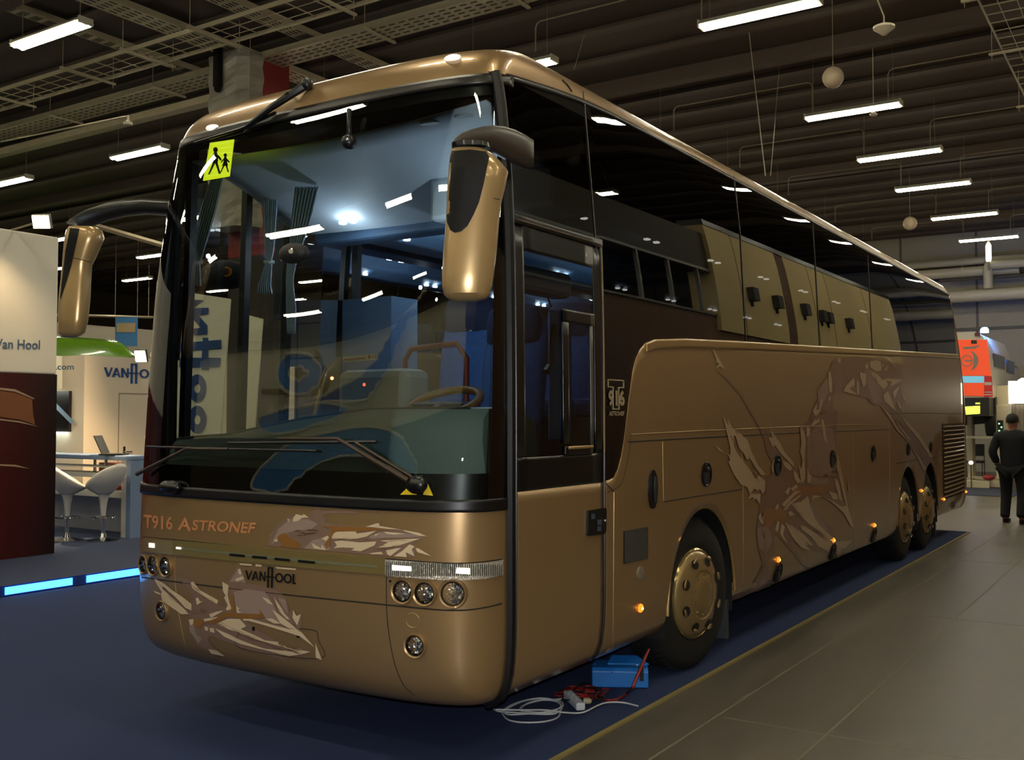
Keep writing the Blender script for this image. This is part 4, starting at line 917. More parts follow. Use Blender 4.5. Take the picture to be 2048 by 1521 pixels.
fcr = [T4(p) for p in ([(110, 260), (200, 300), (300, 380), (420, 460), (510, 530), (510, 600), (440, 570), (380, 500), (310, 430), (210, 350), (190, 360), (280, 440), (350, 510), (440, 590), (480, 640), (400, 640), (360, 610), (200, 500), (180, 430), (190, 400), (140, 320)], [(100, 385), (180, 415), (170, 430), (120, 410)],
 [(500, 300), (530, 290), (600, 380), (780, 480), (800, 500), (780, 530), (700, 480), (620, 430), (560, 390), (520, 360)], [(555, 470), (580, 460), (600, 500), (630, 500), (570, 540)],
 [(840, 290), (910, 330), (900, 430), (920, 520), (945, 580), (900, 600), (880, 590), (900, 540), (860, 460), (880, 440), (850, 390)], [(990, 550), (1030, 580), (1010, 600), (1050, 625), (1000, 625)],
 [(1060, 690), (1150, 690), (1400, 760), (1560, 800), (1640, 800), (1700, 840), (1840, 1000), (1680, 880), (1500, 820), (1300, 760), (1120, 710), (1070, 710)], [(1380, 590), (1450, 640), (1600, 760), (1640, 800), (1560, 790), (1470, 740)],
 [(1310, 690), (1380, 685), (1470, 740), (1400, 740)], [(1395, 450), (1420, 490), (1570, 700), (1530, 690), (1450, 600)], [(1270, 455), (1340, 480), (1390, 540), (1330, 520)], [(1605, 590), (1640, 660), (1690, 640), (1650, 760), (1600, 680)],
 [(700, 640), (790, 610), (860, 600), (720, 680)], [(640, 690), (720, 680), (900, 650), (780, 690), (650, 720)], [(650, 770), (690, 780), (690, 820), (655, 810)], [(705, 790), (750, 790), (760, 840), (710, 830)],
 [(480, 700), (530, 690), (530, 740), (500, 760)], [(780, 740), (900, 690), (1030, 690), (1100, 770), (1040, 800), (1180, 860), (1300, 920), (1450, 940), (1440, 960), (1520, 1000), (1380, 960), (1200, 910), (1000, 830), (900, 800)],
 [(760, 790), (900, 850), (1020, 910), (1150, 960), (1300, 1010), (1480, 1030), (1720, 1030), (1790, 1045), (1700, 1070), (1560, 1090), (1400, 1050), (1200, 1000), (1040, 960), (860, 880)], [(1500, 970), (1540, 1000), (1720, 1020), (1600, 1020), (1510, 1000)],
 [(690, 1010), (780, 1030), (870, 1090), (720, 1060)], [(1020, 90), (1160, 100), (1160, 120), (1040, 110)], [(1200, 100), (1270, 110), (1260, 130), (1200, 125)], [(1410, 130), (1640, 150), (1630, 165), (1430, 150)], [(980, 260), (1060, 230), (1080, 260), (1000, 290)], [(1010, 160), (1035, 150), (1050, 210), (1020, 210)],
 [(1845, 950), (1915, 1130), (1850, 1110)])]
fcr += [T3(p) for p in ([(450, 290), (480, 250), (540, 265), (560, 250), (610, 285), (540, 290), (500, 320), (450, 330)], [(390, 300), (410, 300), (400, 330)], [(845, 500), (850, 450), (900, 430), (1090, 425), (1100, 450), (1180, 440), (1300, 420), (1200, 480), (1080, 505), (950, 508)],
 [(740, 500), (800, 470), (820, 490), (790, 525)], [(640, 545), (700, 580), (740, 600), (740, 560), (790, 620), (660, 600)], [(870, 530), (940, 520), (1130, 540), (1300, 530), (1280, 570), (1140, 630), (1040, 620), (1080, 600), (960, 590), (860, 600), (900, 570)],
 [(1340, 520), (1750, 500), (1500, 580), (1310, 595), (1420, 540)], [(1190, 380), (1300, 345), (1335, 345), (1330, 370), (1560, 410), (1400, 400), (1280, 385)], [(1560, 410), (1730, 440), (1815, 478), (1740, 470), (1600, 430)],
 [(1400, 620), (1500, 600), (1560, 590), (1440, 680), (1410, 660)], [(1480, 680), (1560, 630), (1640, 560), (1690, 580), (1660, 610), (1690, 680), (1600, 640), (1610, 690)], [(1700, 600), (1730, 600), (1860, 680), (1720, 640)], [(1230, 650), (1350, 635), (1370, 660), (1260, 660)], [(255, 510), (290, 505), (290, 535), (260, 530)],
 [(1280, 460), (1400, 425), (1340, 440), (1290, 475)], [(1380, 430), (1500, 440), (1600, 450), (1480, 460), (1400, 450)])]
decals('dragon_graphic', fcr, fc_, .0056, 12, label='pale cream feather shapes of the dragon on the front')
decals('dragon_graphic', [T4([(530, 700), (620, 690), (640, 730), (600, 790), (540, 770)]), T4([(860, 620), (990, 630), (1250, 640), (1240, 580), (1310, 680), (1050, 690), (900, 660), (780, 740), (640, 740), (780, 680)]), T4([(930, 420), (960, 430), (980, 620), (940, 610)]), T3([(730, 370), (1180, 385), (1500, 420), (1280, 415), (1100, 425), (880, 430), (830, 500), (830, 560), (790, 600), (770, 560), (830, 470), (840, 400)]), T3([(300, 470), (360, 440), (430, 500), (520, 550), (520, 600), (320, 580), (350, 540), (290, 510)])], mat('film_copper', '9c6a32', .35, metal=.25, coat=.4), .0064, 14)
rnd = random.Random(9); sl = slash(rnd, 0, T4([(150, 320), (330, 470), (480, 600)]), 9, 30, 1.8)+slash(rnd, 0, T4([(560, 360), (780, 520)]), 6, 26, 1.8)+slash(rnd, 0, T4([(540, 620), (700, 600)]), 14, 12, 2)+slash(rnd, 0, T4([(800, 740), (1100, 880), (1450, 990), (1650, 1040)]), 26, 42, 1.7)+slash(rnd, 0, T4([(1400, 520), (1640, 780)]), 6, 24, 1.5)+slash(rnd, 0, T3([(900, 510), (1300, 515), (1700, 500)]), 8, 40, 1.6)+slash(rnd, 0, T3([(1300, 600), (1600, 560)]), 9, 30, 1.8)+slash(rnd, 0, T3([(480, 440), (640, 440)]), 8, 22, 4)
decals('dragon_graphic', sl, dk, .0075, 30, label='thin dark brown strokes of the dragon on the front')
# ---------------------------------------------------------------- mirrors
def px_loft(rows, D, dr=.8, n=20, e=2.6, dD=None):
    """rings from pixel rows (v, u left, u right) at depth D, depth radius = dr x half width"""
    R = []
    for i, row in enumerate(rows):
        v, a, c = row[:3]; Dq = D if dD is None else D+dD*i/(len(rows)-1); p = atd((a+c)/2, v, Dq); hw = (atd(c, v, Dq)-atd(a, v, Dq)).length/2; k = row[3] if len(row) > 3 else dr
        ring = []
        for t in range(n):
            th = 2*PI*t/n; cs, sn = math.cos(th), math.sin(th)
            ring.append(p+cR*hw*math.copysign(abs(cs)**(2/e), cs)+cF0*hw*k*math.copysign(abs(sn)**(2/e), sn))
        R.append(ring)
    return R
gm = mat('mirror_gold', 'b0905f', .28, metal=.40, coat=.5)
def on_mesh(name, obj_mb, polys, m, off, parent, mx=8):
    T_ = BVHTree.FromPolygons([Vector(v) for v in obj_mb.v], obj_mb.f); b = MB()
    for pts in polys:
        V, F = tri_fill(pts, mx); W = []
        for u, v in V:
            d = ray(u, v).normalized(); r = T_.ray_cast(cC, d)
            if r[0] is None: r = T_.find_nearest(cC+d*(obj_mb.D/d.dot(cF0))); n_ = -d
            else: n_ = -d
            W.append(r[0]+n_*off)
        b.add(W, F)
    return b.build(name, m, parent, smooth=True, fixn=False)
mm = MB().loft(px_loft([(301, 903, 972), (312, 900, 988), (328, 898, 1004), (345, 897, 1017), (380, 894, 1010), (410, 893, 1002), (450, 891, 998), (500, 887, 994), (550, 884, 988), (575, 884, 984), (590, 888, 980), (598, 896, 972, .7), (603, 908, 955, .5)], 4.35)); mm.D = 4.2
mir = mm.build('mirror_housing', gm, coach, smooth=True); mir['label'] = 'gold mirror housing hanging in front of the windscreen'
on_mesh('mirror_panel', mm, [[(904, 302), (898, 330), (895, 370), (893, 400), (892.5, 425), (894, 445), (900, 460), (909, 466), (922, 463), (935, 452), (947, 430), (958, 405), (967, 370), (974, 335), (979, 314), (972, 303), (940, 299)]], mat('mirror_plastic', '14110f', .6, spec=.2), .004, mir)
def hood(cols, r, D0, D1, n=16, e=2.4):
    R = []
    for i, (u, a, c) in enumerate(cols):
        D = D0+(D1-D0)*i/(len(cols)-1); p = atd(u, (a+c)/2, D); hh = abs(c-a)/2*D/FPX; q = r*(.7 if i == 0 else (.9 if i == 1 else 1))
        R.append([p+cZ*hh*math.copysign(abs(math.cos(t))**(2/e), math.cos(t))+cF0*q*math.copysign(abs(math.sin(t))**(2/e), math.sin(t)) for t in [2*PI*k/n for k in range(n)]])
    return R
MB().loft(hood([(906, 290, 301), (912, 281, 303), (925, 270, 304), (945, 262, 304), (968, 256, 303), (990, 254, 306), (1010, 256, 318), (1030, 262, 328), (1050, 272, 335), (1067, 283, 338)], .095, 4.35, 4.86)).build('mirror_arm', mat('mirror_arm_grey', '3c3229', .38), coach, smooth=True)
MB().loft([[p+Vector((0, 0, .0)) for p in r] for r in px_loft([(298, 904, 981), (289, 903, 979), (284, 915, 965, .6)], 4.35, .9)]).build('mirror_collar', gloss, mir, smooth=True)
strip('mirror_seam', [(0, 0)], .001, seam) if False else None
MB().tube([atd(u, v, 4.35-.075) for u, v in ((963, 389), (975, 391), (985, 396), (1000, 400))], .0018, 5).build('mirror_seam', seam, mir)
m2 = MB().loft(px_loft([(456, 140, 196), (462, 136, 203), (475, 133, 206), (490, 131, 200), (520, 128, 187), (530, 127, 182), (560, 124, 180), (600, 120, 178), (640, 119, 174), (665, 119, 168), (672, 122, 160, .7), (676, 128, 150, .4)], 5.75)); m2.D = 5.6
mi2 = m2.build('mirror_housing', gm, coach, smooth=True)
on_mesh('mirror_panel', m2, [[(140, 456), (159, 458), (152, 490), (143, 530), (134, 560), (124, 590), (120, 600), (124, 560), (131, 500)]], MATS['mirror_plastic'], .004, mi2)
MB().tube([atd(u, v, 5.75-.11) for u, v in ((143, 515), (165, 520), (182, 525))], .002, 5).build('mirror_seam', seam, mi2)
MB().loft(hood([(142, 446, 452), (150, 438, 456), (165, 428, 456), (185, 418, 450), (215, 408, 440), (250, 402, 432), (290, 399, 428), (345, 402, 432)], .085, 5.75, 6.32)).build('mirror_arm', mat('mirror_arm_black', '221e18', .35), coach, smooth=True)
# camera ball hanging behind the glass, central mirror on the windscreen
p = atd(698, 284, 5.15); b = MB(); b.sphere(p, .04, 16); b.tube([p, p+Vector((0, 0, .17))], .012, 8); b.build('camera_ball', blackm, coach, smooth='all')
MB().sphere(p-cF0*.036, .010, 10).build('camera_lens', chrome, coach, smooth='all')
p = atd(587, 507, 5.3); MB().sphere(p, .10, 16, (1.0, .5, .55)).build('inside_mirror', mat('brown_black', '120d08', .6), coach, smooth='all')
MB().lathe([(0, .004), (.012, .004), (.016, 0)], p-cF0*.06, -cF0, 16).build('inside_mirror_badge', chrome, coach)
# ---------------------------------------------------------------- inside the coach
shell = mat('inner_lining', 'd2e0ee', .6, noise=.05, nscale=6); shd = mat('inner_blue', '5a7698', .6); dashm = mat('dash_grey_green', '687a70', .55, bump=.3, bscale=200)
# front headlining: a curved pale panel above the driver and guide
b = MB(); R_ = []
for y, z in ((4.12, 3.28), (4.3, 3.26), (4.6, 3.16), (4.9, 3.02), (5.05, 2.97), (5.1, 3.05), (5.1, 3.40)):
    R_.append([Vector((XC-1.10+2.2*i/16, y+.10*(1-(i/8-1)**2), z)) for i in range(17)])
b.loft(R_, cap=False, closed=False); b.build('headlining', shell, coach, smooth=True, solid=.015, fixn=False)
MB().box((XC-1.08, 5.15, 2.90), (XC+1.08, 5.35, 3.40)).build('front_bulkhead', shd, coach, bevel=.03)
MB().box((XC-1.13, 5.2, 3.30), (XC+1.13, 16.1, 3.36)).build('saloon_ceiling', mat('ceiling_inside', '62748c', .7), coach)
for s in (-1, 1):
    b = MB(); pr = [(1.12, 3.32), (.62, 3.32), (.58, 3.22), (.66, 3.05), (.80, 2.98), (1.12, 3.0)]
    b.prism([Vector((XC+s*x, 5.3, z)) for x, z in pr], (0, 10.6, 0)); b.build('luggage_rack', shd, coach, bevel=.02)
spot = mat('reading_light', (1, 1, 1), .3, emit=(.75, .88, 1), es=14)
for s in (-1, 1):
    for y in (5.6, 6.7, 7.9, 9.1, 10.3, 11.5, 12.7, 13.9):
        for d in (0, .16):
            p = Vector((XC+s*.74, y+d, 3.0)); MB().lathe([(.028, 0), (.024, -.012), (0, -.014)], p, (0, 0, 1), 12).build('reading_lamp', spot, coach)
for dx in (0, .09):
    p = Vector((XC-.62+dx, 4.95, 2.98)); MB().lathe([(.028, -.0), (.024, -.012), (0, -.014)], p, (0, 0, 1), 12).build('reading_lamp', spot, coach)
for x in (.35, .47): MB().lathe([(.05, .005), (.055, -.01), (.04, -.014), (0, -.012)], Vector((XC+x*1.9, 4.22, 3.262)), (0, -.2, 1), 24).build('ceiling_speaker', mat('speaker_ring', 'a8b2ba', .4), coach, smooth=True)
# overhead console on the driver's side with display and switch
b = MB(); b.box((XC+.25, 4.75, 2.86), (XC+1.12, 5.12, 3.12)); o = b.build('overhead_console', shell, coach, bevel=.03)
MB().box((XC+.50, 4.742, 3.0), (XC+.60, 4.75, 3.03)).build('red_display', mat('display_red', '701010', .4, emit=(.6, .02, .02), es=.5), o)
MB().box((XC+.52, 4.742, 2.92), (XC+.64, 4.75, 2.965)).build('switch_panel', blackm, o)
MB().box((XC+.575, 4.738, 2.93), (XC+.62, 4.744, 2.955)).build('switch', chrome, o)
# dashboard: low on the door side and rising in a long curve to the driver's side
b = MB(); R_ = []
for i in range(33):
    t = i/32; x = XC-1.17+2.32*t; zt = pl([(0, 1.56), (.3, 1.60), (.55, 1.69), (.75, 1.74), (1, 1.74)], t); yb = P_front(max(-1, min(1, (2*t-1)*.86)), 1.45).y
    yf_ = max(3.80, 3.74+.26*abs(2*t-1)**3)
    R_.append([Vector((x, yf_+.06, 1.34)), Vector((x, yf_+.02, zt-.16)), Vector((x, yf_+.03, zt-.05)), Vector((x, yf_+.08, zt)), Vector((x, yf_+.32, zt+.01)), Vector((x, yf_+.5, zt-.06)), Vector((x, yf_+.55, 1.34))])
b.loft(R_, cap=True); ds = b.build('dashboard', dashm, coach, smooth=True)
MB().tube([R_[i][3]+Vector((0, -.01, .004)) for i in range(1, 32)], .006, 5).build('dash_piping', mat('dash_line', '23281f', .5), ds)
MB().box((XC-1.0, 3.85, 1.515), (XC-.45, 4.0, 1.535)).build('red_folder', mat('red_card', '8a2018', .5), coach)
b = MB(); b.box((XC-.25, 4.5, 1.35), (XC+.28, 4.75, 1.98)); b.build('centre_console', mat('console_grey', '747c78', .6), coach, bevel=.05)
# steering wheel
c = Vector((XC+.60, 4.42, 1.77)); ax = Vector((0, -.42, 1)).normalized(); a = Vector((1, 0, 0)); d = ax.cross(a)
b = MB(); b.tube([c+(a*math.cos(t)+d*math.sin(t))*.215 for t in [2*PI*k/40 for k in range(40)]], .022, 10, closed=True); st = b.build('steering_wheel', mat('wheel_rim_brown', '6a4a1c', .4), coach, smooth=True)
b = MB(); b.sphere(c-ax*.03, .07, 14, (1, .7, .6)); b.bar(c-a*.22, c+a*.22, .035, .015, ax); b.bar(c, c-d*.22, .035, .015, ax); b.tube([c-ax*.03, c-ax*.35], .035, 8); b.build('wheel_hub', blackm, st)
# seats
fab = mat('seat_blue', '2c5596', .85, noise=.3, nscale=30, bump=.4, bscale=220); fab2 = mat('headrest_navy', '18264a', .9, noise=.2, nscale=40)
def make_seat(x, y, z=1.34, m=fab, tall=1.0):
    pr = MB(); R_ = []
    for k, (yy, zz, w_, t) in enumerate([(0, .42, .20, .07), (.02, .5, .215, .08), (.05, .75, .22, .085), (.09, .98*tall, .21, .075), (.11, 1.08*tall, .17, .06), (.12, 1.11*tall, .12, .04)]):
        R_.append([Vector((x+w_*math.copysign(abs(math.cos(t_))**.6, math.cos(t_)), y+yy+t*math.sin(t_), z+zz)) for t_ in [2*PI*i/16 for i in range(16)]])
    pr.loft(R_); s = pr.build('passenger_seat', m, coach, smooth=True)
    MB().box((x-.21, y-.42, z+.36), (x+.21, y+.02, z+.48)).build('seat_cushion', m, s, bevel=.04)
    h = MB(); R_ = []
    for zz, w_, t in ((.90*tall, .17, .05), (.93*tall, .19, .07), (1.05*tall, .19, .075), (1.12*tall, .17, .06), (1.145*tall, .12, .04)):
        R_.append([Vector((x+w_*math.copysign(abs(math.cos(t_))**.6, math.cos(t_)), y+.055+t*math.sin(t_), z+zz)) for t_ in [2*PI*i/16 for i in range(16)]])
    h.loft(R_).build('headrest', fab2, s, smooth=True)
    MB().box((x-.03, y-.3, z), (x+.03, y-.1, z+.38)).build('seat_leg', blackm, s)
make_seat(XC+.66, 5.0, 1.22, fab, 1.0); make_seat(XC+.12, 5.3, 1.34)
for r in range(5):
    for x in (-.95, -.48, .48, .95):
        if r == 0 and x < 0: continue
        make_seat(XC+x, 6.0+r*.85)
o = MB().tube([Vector((XC-.05, 4.9, 1.4)), Vector((XC-.05, 4.9, 2.05)), Vector((XC+.0, 4.9, 2.12)), Vector((XC+.35, 4.9, 2.14)), Vector((XC+.42, 4.9, 2.05)), Vector((XC+.42, 4.9, 1.4))], .018, 8).build('hand_rail', mat('rail_maroon', '5a1c18', .4), coach, smooth=True)
# curtains, tied in the middle
cur = mat('curtain_blue_white', 'b4c4d2', .85)
def curtain(pts, D, folds=7):
    """pts: rows (v, u left, u right)"""
    n = folds*6; R_ = []
    rows = []
    for a_, c_ in zip(pts, pts[1:]):
        for k in range(6): rows.append([a_[i]+(c_[i]-a_[i])*k/6 for i in range(3)])
    rows.append(pts[-1])
    for v, ul, ur in rows:
        R_.append([atd(ul+(ur-ul)*i/n, v, D)+cF0*.018*math.sin(2*PI*i/6) for i in range(n+1)])
    return MB().loft(R_, cap=False, closed=False).build('curtain', cur, coach, smooth='all', solid=.002, fixn=False)
D0 = 6.9
curtain([(340, 428, 450), (420, 400, 432), (480, 385, 415), (520, 382, 403), (530, 382, 400), (560, 370, 402), (572, 362, 402)], 6.45)
curtain([(358, 528, 556), (420, 527, 554), (500, 530, 548), (520, 532, 544), (530, 530, 544), (570, 516, 542), (588, 513, 545)], 6.62)
curtain([(374, 590, 638), (440, 582, 622), (500, 578, 602), (530, 574, 592), (560, 572, 586), (620, 572, 592), (668, 574, 590)], 6.35)
for v, u0, u1, D in ((524, 380, 405, 6.42), (524, 529, 548, 6.59)): MB().tube([atd(u0, v, D-.03), atd((u0+u1)/2, v+2, D-.05), atd(u1, v, D-.03)], .012, 6).build('curtain_tie', shell, coach)
# pillars inside
for (u, D) in ((552, 6.98), (640, 7.0)): pass
MB().bar(atd(566, 640, 7.1), atd(575, 365, 7.1), .11, .08, (0, 1, 0)).build('window_pillar', mat('pillar_blue', '3a4658', .7), coach)
# driver's side blind seen in the door window
b = MB(); R_ = []
for z in (1.58, 2.28):
    R_.append([Vector((XC+1.13-.012*(i % 2), 4.68+.235*i/24, z)) for i in range(25)])
b.loft(R_, cap=False, closed=False).build('door_blind', mat('blind_blue', '4a7ab8', .7), coach, solid=.002, fixn=False)
b = MB(); b.box((XC+1.00, 4.3, 2.36), (XC+1.13, 4.93, 2.5)); b.build('sun_visor', mat('visor', '6d6f84', .7), coach, bevel=.03)
b = MB(); b.tube([Vector((XC+1.08, 4.78, 2.3)), Vector((XC+1.06, 4.72, 2.45)), Vector((XC+1.0, 4.6, 2.5))], .006, 6); b.sphere(Vector((XC+1.0, 4.6, 2.5)), .02, 8); b.build('microphone', blackm, coach)
b = MB(); b.tube([Vector((XC+1.12, 4.72, 2.2)), Vector((XC+1.12, 4.70, 1.98)), Vector((XC+1.12, 4.66, 1.94))], .022, 6); b.build('belt_strap', blackm, coach)
# child transport sign inside the screen
sg_ = thing('school_transport_sign', 'bright yellow sign with two walking figures at the top left of the windscreen', 'sign', hit(434, 320)[0])
sq = [(418, 285), (466, 278), (457, 352), (404, 361)]
decals('sign_board', [sq], mat('sign_yellow', 'd8f020', .5, emit=(.78, .9, .02), es=.95), -.006, 10, .004, sg_)  # emission stands in for flash light thrown back by the sign
def fig(cx, cy, h, k):
    L = lambda *p: [(cx+x*h, cy+y*h) for x, y in p]
    return [[(cx+.02*h+.09*h*math.cos(t), cy-.42*h+.10*h*math.sin(t)) for t in [2*PI*i/12 for i in range(12)]],
            L((-.04, -.33), (.08, -.33), (.12, -.05), (.10, .08), (-.08, .08), (-.10, -.05)) if k else L((-.04, -.33), (.08, -.33), (.16, .16), (-.16, .14), (-.08, -.05)),
            L((-.03, -.30), (-.20, -.08), (-.24, -.02), (-.18, -.02), (-.04, -.18)), L((.05, -.30), (.22, -.12), (.26, -.02), (.20, -.02), (.05, -.18)),
            L((-.08, .06), (.02, .06), (-.10, .30), (-.20, .50), (-.26, .50), (-.16, .26)), L((.0, .06), (.10, .06), (.16, .28), (.22, .48), (.14, .48), (.08, .28))]
sf = fig(429, 322, 54, 1)+fig(449, 326, 38, 0)
decals('walking_figure', sf[:6], mat('figure_black', '10120a', .6), -.003, 8, 0, sg_); decals('walking_figure', sf[6:], MATS['figure_black'], -.003, 8, 0, sg_)
bars = [[(418-1.9*k+1, 285+10.5*k+3), (466-1.25*k, 278+10.5*k+3), (466-1.25*k, 278+10.5*k+3.9), (418-1.9*k+1, 285+10.5*k+3.9)] for k in range(7)]
decals('reflective_bars', bars, mat('sign_pale', 'e8f45a', .5, emit=(.85, 1, .2), es=.6), -.0045, 10, 0, sg_)  # bars glow to imitate returned flash
lb = thing('paper_label', 'small white paper strip with red print behind the middle of the windscreen', 'label', hit(715, 718)[0])
decals('paper', [[(680, 712), (751, 706), (751, 719), (681, 724)]], mat('paper_white', 'c9cdb8', .7), -.02, 20, 0, lb)
decals('print', [[(683, 717), (727, 714), (727, 717.5), (683, 720.5)], [(732, 709), (736, 709), (736, 717), (732, 717)], [(738, 711), (741, 710.6), (741, 715), (738, 715.5)], [(743, 710), (744.5, 710), (744.5, 716), (743, 716)], [(746.5, 709), (748, 709), (748, 717), (746.5, 717)]], mat('print_red', 'a04038', .7), -.018, 20, 0, lb)
# cap lying on the ledge behind
p = atd(452, 556, 6.9); t = thing('cap', 'dark cap with round red and yellow badge behind the left windscreen curtain', 'cap', p)
MB().sphere(p+Vector((0, 0, .02)), .16, 18, (1.15, 1, .62)).build('crown', mat('cap_dark', '20232a', .9), t, smooth='all')
MB().lathe([(0, .003), (.034, .003), (.034, -.003)], p-cF0*.155+cR*.05+Vector((0, 0, .02)), -cF0, 20).build('badge_ring', mat('badge_yellow', 'c89a20', .5), t)
MB().lathe([(0, .006), (.022, .006), (.022, -.003)], p-cF0*.155+cR*.05+Vector((0, 0, .02)), -cF0, 20).build('badge', mat('badge_red', 'b02018', .5), t)
MB().box((XC-1.22, 5.6, 1.9), (XC-.75, 5.9, p.z-.08)).build('ledge_box', shd, coach)
p = atd(664, 757, 4.9); MB().sphere(p, .008, 10).build('warning_light', mat('red_led', 'ff2010', .4, emit=(1, .06, .02), es=30), coach)
# point lights added to brighten the cabin beyond its glowing reading lamps
for x, y, z, e_ in ((-.55, 4.93, 2.80, 2.4), (.62, 4.62, 2.70, 4), (-.2, 5.9, 2.9, 9), (.1, 8.2, 2.9, 8), (0, 11.5, 2.9, 8)):
    ld = bpy.data.lights.new('cabin_fill', 'POINT'); ld.energy = e_; ld.color = (.72, .86, 1); ld.shadow_soft_size = .015
    o = bpy.data.objects.new('cabin_fill', ld); COL.objects.link(o); o.location = (XC+x, y, z); attach(o, coach)
# ================================================================ left: exhibition stand
wht = mat('stand_white', 'd8d2c4', .6); blu = mat('logo_blue', '24467e', .5); greyblue = mat('platform_blue', '2b3654', .9, noise=.25, nscale=200)
t = thing('stand_platform', 'raised blue carpeted platform of the stand with glowing blue edge', 'platform', (-14, 10, 0))
MB().box((-22.8, 1.0, .0), (-9.35, 14.0, .10)).build('platform', greyblue, t)
ed_ = mat('edge_black', '10131c', .5); glow = mat('blue_strip', (.2, .5, 1), .5, emit=(.06, .34, 1.0), es=3.2)
for k in range(9):
    y = .93+k*.86+.25
    MB().box((-9.35, y, .015), (-9.325, y+.70, .085)).build('light_strip', glow, t)
MB().box((-9.352, 1.0, .0), (-9.335, 14.0, .10)).build('edge_board', mat('edge_blue', '1c3a86', .5), t)
# tall printed wall, far end seen
t = thing('display_wall', 'tall exhibition panel, white above and dark red below, at the left edge', 'display wall', (-11.1, 5, .1))
MB().box((-11.20, 1.8, 2.20), (-11.07, 7.09, 3.83)).build('white_panel', mat('panel_cream', 'ddd5c4', .6), t, bevel=.02)
rp = mat('red_print', '5a0f10', .35); nt, b_ = nodes_of(rp)
tc = nt.nodes.new('ShaderNodeTexCoord'); sx = nt.nodes.new('ShaderNodeSeparateXYZ'); nt.links.new(tc.outputs['Object'], sx.inputs[0])
mr = nt.nodes.new('ShaderNodeMapRange'); mr.inputs[1].default_value = 5.6; mr.inputs[2].default_value = 7.1; nt.links.new(sx.outputs[1], mr.inputs[0])
rr_ = nt.nodes.new('ShaderNodeValToRGB'); rr_.color_ramp.elements[0].color = (*lin('5c0e0a'), 1); rr_.color_ramp.elements[1].color = (*lin('140404'), 1); nt.links.new(mr.outputs[0], rr_.inputs[0]); nt.links.new(rr_.outputs[0], b_.inputs['Base Color'])
MB().box((-11.20, 1.8, .101), (-11.065, 7.09, 2.20)).build('red_print_panel', rp, t)
st_ = mat('print_highlight', 'a88a72', .4); so = mat('print_orange', '7a4a2a', .4)
def on_wall(name, polys, X, m, parent, th=.003):
    b = MB()
    for pg in polys: b.prism([onx(u, v, X) for u, v in pg], (th, 0, 0))
    return b.build(name, m, parent)
on_wall('print_curve', [[(0, 776), (30, 779), (68, 797), (68, 799), (30, 784), (0, 780)], [(0, 838), (40, 843), (78, 854), (40, 846), (0, 841)], [(0, 929), (30, 930), (60, 938), (30, 934), (0, 932)]], -11.062, st_, t)
on_wall('print_tail_lamp', [[(0, 782), (30, 786), (64, 799), (66, 830), (70, 850), (40, 840), (0, 834)]], -11.064, so, t)
LW = onx(80, 706, -11.06); L0 = onx(-10, 708, -11.06)
text_on_quad('stand_lettering', 'Van Hool', Vector((-11.066, L0.y, onx(0, 697, -11.06).z-.01)), Vector((-11.066, LW.y, onx(80, 699, -11.06).z)), Vector((-11.066, LW.y, onx(80, 681, -11.06).z)), Vector((-11.066, L0.y, onx(0, 678, -11.06).z)), mat('text_slate', '4a6078', .6), t, .01)
# white booth with company lettering
XB, YBo, ZB = -13.55, 9.12, 2.62
t = thing('white_booth', 'white walled booth with blue company lettering behind the bar counter', 'booth', (XB, YBo, .1))
bw = mat('booth_white', 'e2d2bb', .6)
MB().box((XB-.12, YBo, .10), (XB, 13.4, ZB)).build('side_wall', bw, t); MB().box((-18, YBo, .10), (XB-.12, YBo+.1, ZB)).build('front_wall', bw, t)
hd = MB(); hd.box((-18, YBo-.55, 2.12), (XB-.55, YBo, ZB)).build('lit_header', mat('header_white', 'd9dccf', .6), t)
MB().box((-17.9, YBo-.5, 2.095), (XB-.6, YBo-.1, 2.118)).build('header_light', mat('header_glow', (1, 1, .9), .5, emit=(.95, 1, .85), es=5), t)
MB().box((-17.9, YBo-.05, 1.48), (XB-.30, YBo-.002, 2.09)).build('dark_poster', mat('poster_black', '140d0c', .3), t)
q = [ony(u, v, YBo-.06) for u, v in ((112, 806), (150, 845), (142, 848), (112, 818))]; MB().prism(q, (0, -.004, 0)).build('poster_motif', mat('poster_blue', '8aa0b8', .4), t)
MB().box((-17.9, YBo-.12, 1.44), (XB-.35, YBo-.03, 1.47)).build('shelf_light', mat('shelf_glow', (1, 1, 1), .5, emit=(.85, 1, .9), es=3.5), t)
dl = mat('door_line', '9a8a76', .6)
p1 = onx(238, 787, XB); p2 = onx(238, 915, XB); b = MB(); b.box((XB, p1.y-.008, .12), (XB+.004, p1.y+.008, p1.z)); b.box((XB, p1.y, p1.z-.01), (XB+.004, p1.y+.9, p1.z+.006)); b.build('door_outline', dl, t)
h_ = onx(248, 904, XB); b = MB(); b.tube([h_, h_+Vector((.05, 0, 0)), h_+Vector((.05, .11, 0))], .010, 8); b.box(h_-Vector((0, .02, .08)), h_+Vector((.008, .02, .08))); b.build('door_handle', chrome, t)
text_on_quad('web_lettering', 'vanhool.com', *[ony(u, v, YBo-.56) for u, v in ((52, 741), (148, 740), (148, 728), (52, 728))], mat('text_slate2', '43617c', .6), t, .01)
def logo_on_plane(name, q, m, parent, th=.006):
    b = MB(); n_ = (q[1]-q[0]).cross(q[3]-q[0]).normalized()
    for pg in van_hool():
        b.prism([(q[0]*(1-x)+q[1]*x)*(1-y)+(q[3]*(1-x)+q[2]*x)*y+n_*.002 for x, y in pg], n_*th)
    return b.build(name, m, parent)
y0 = onx(207, 750, XB).y; y1 = onx(272, 750, XB).y; yw = y0+(y1-y0)/.53
za, zb = onx(230, 755, XB).z, onx(230, 736, XB).z
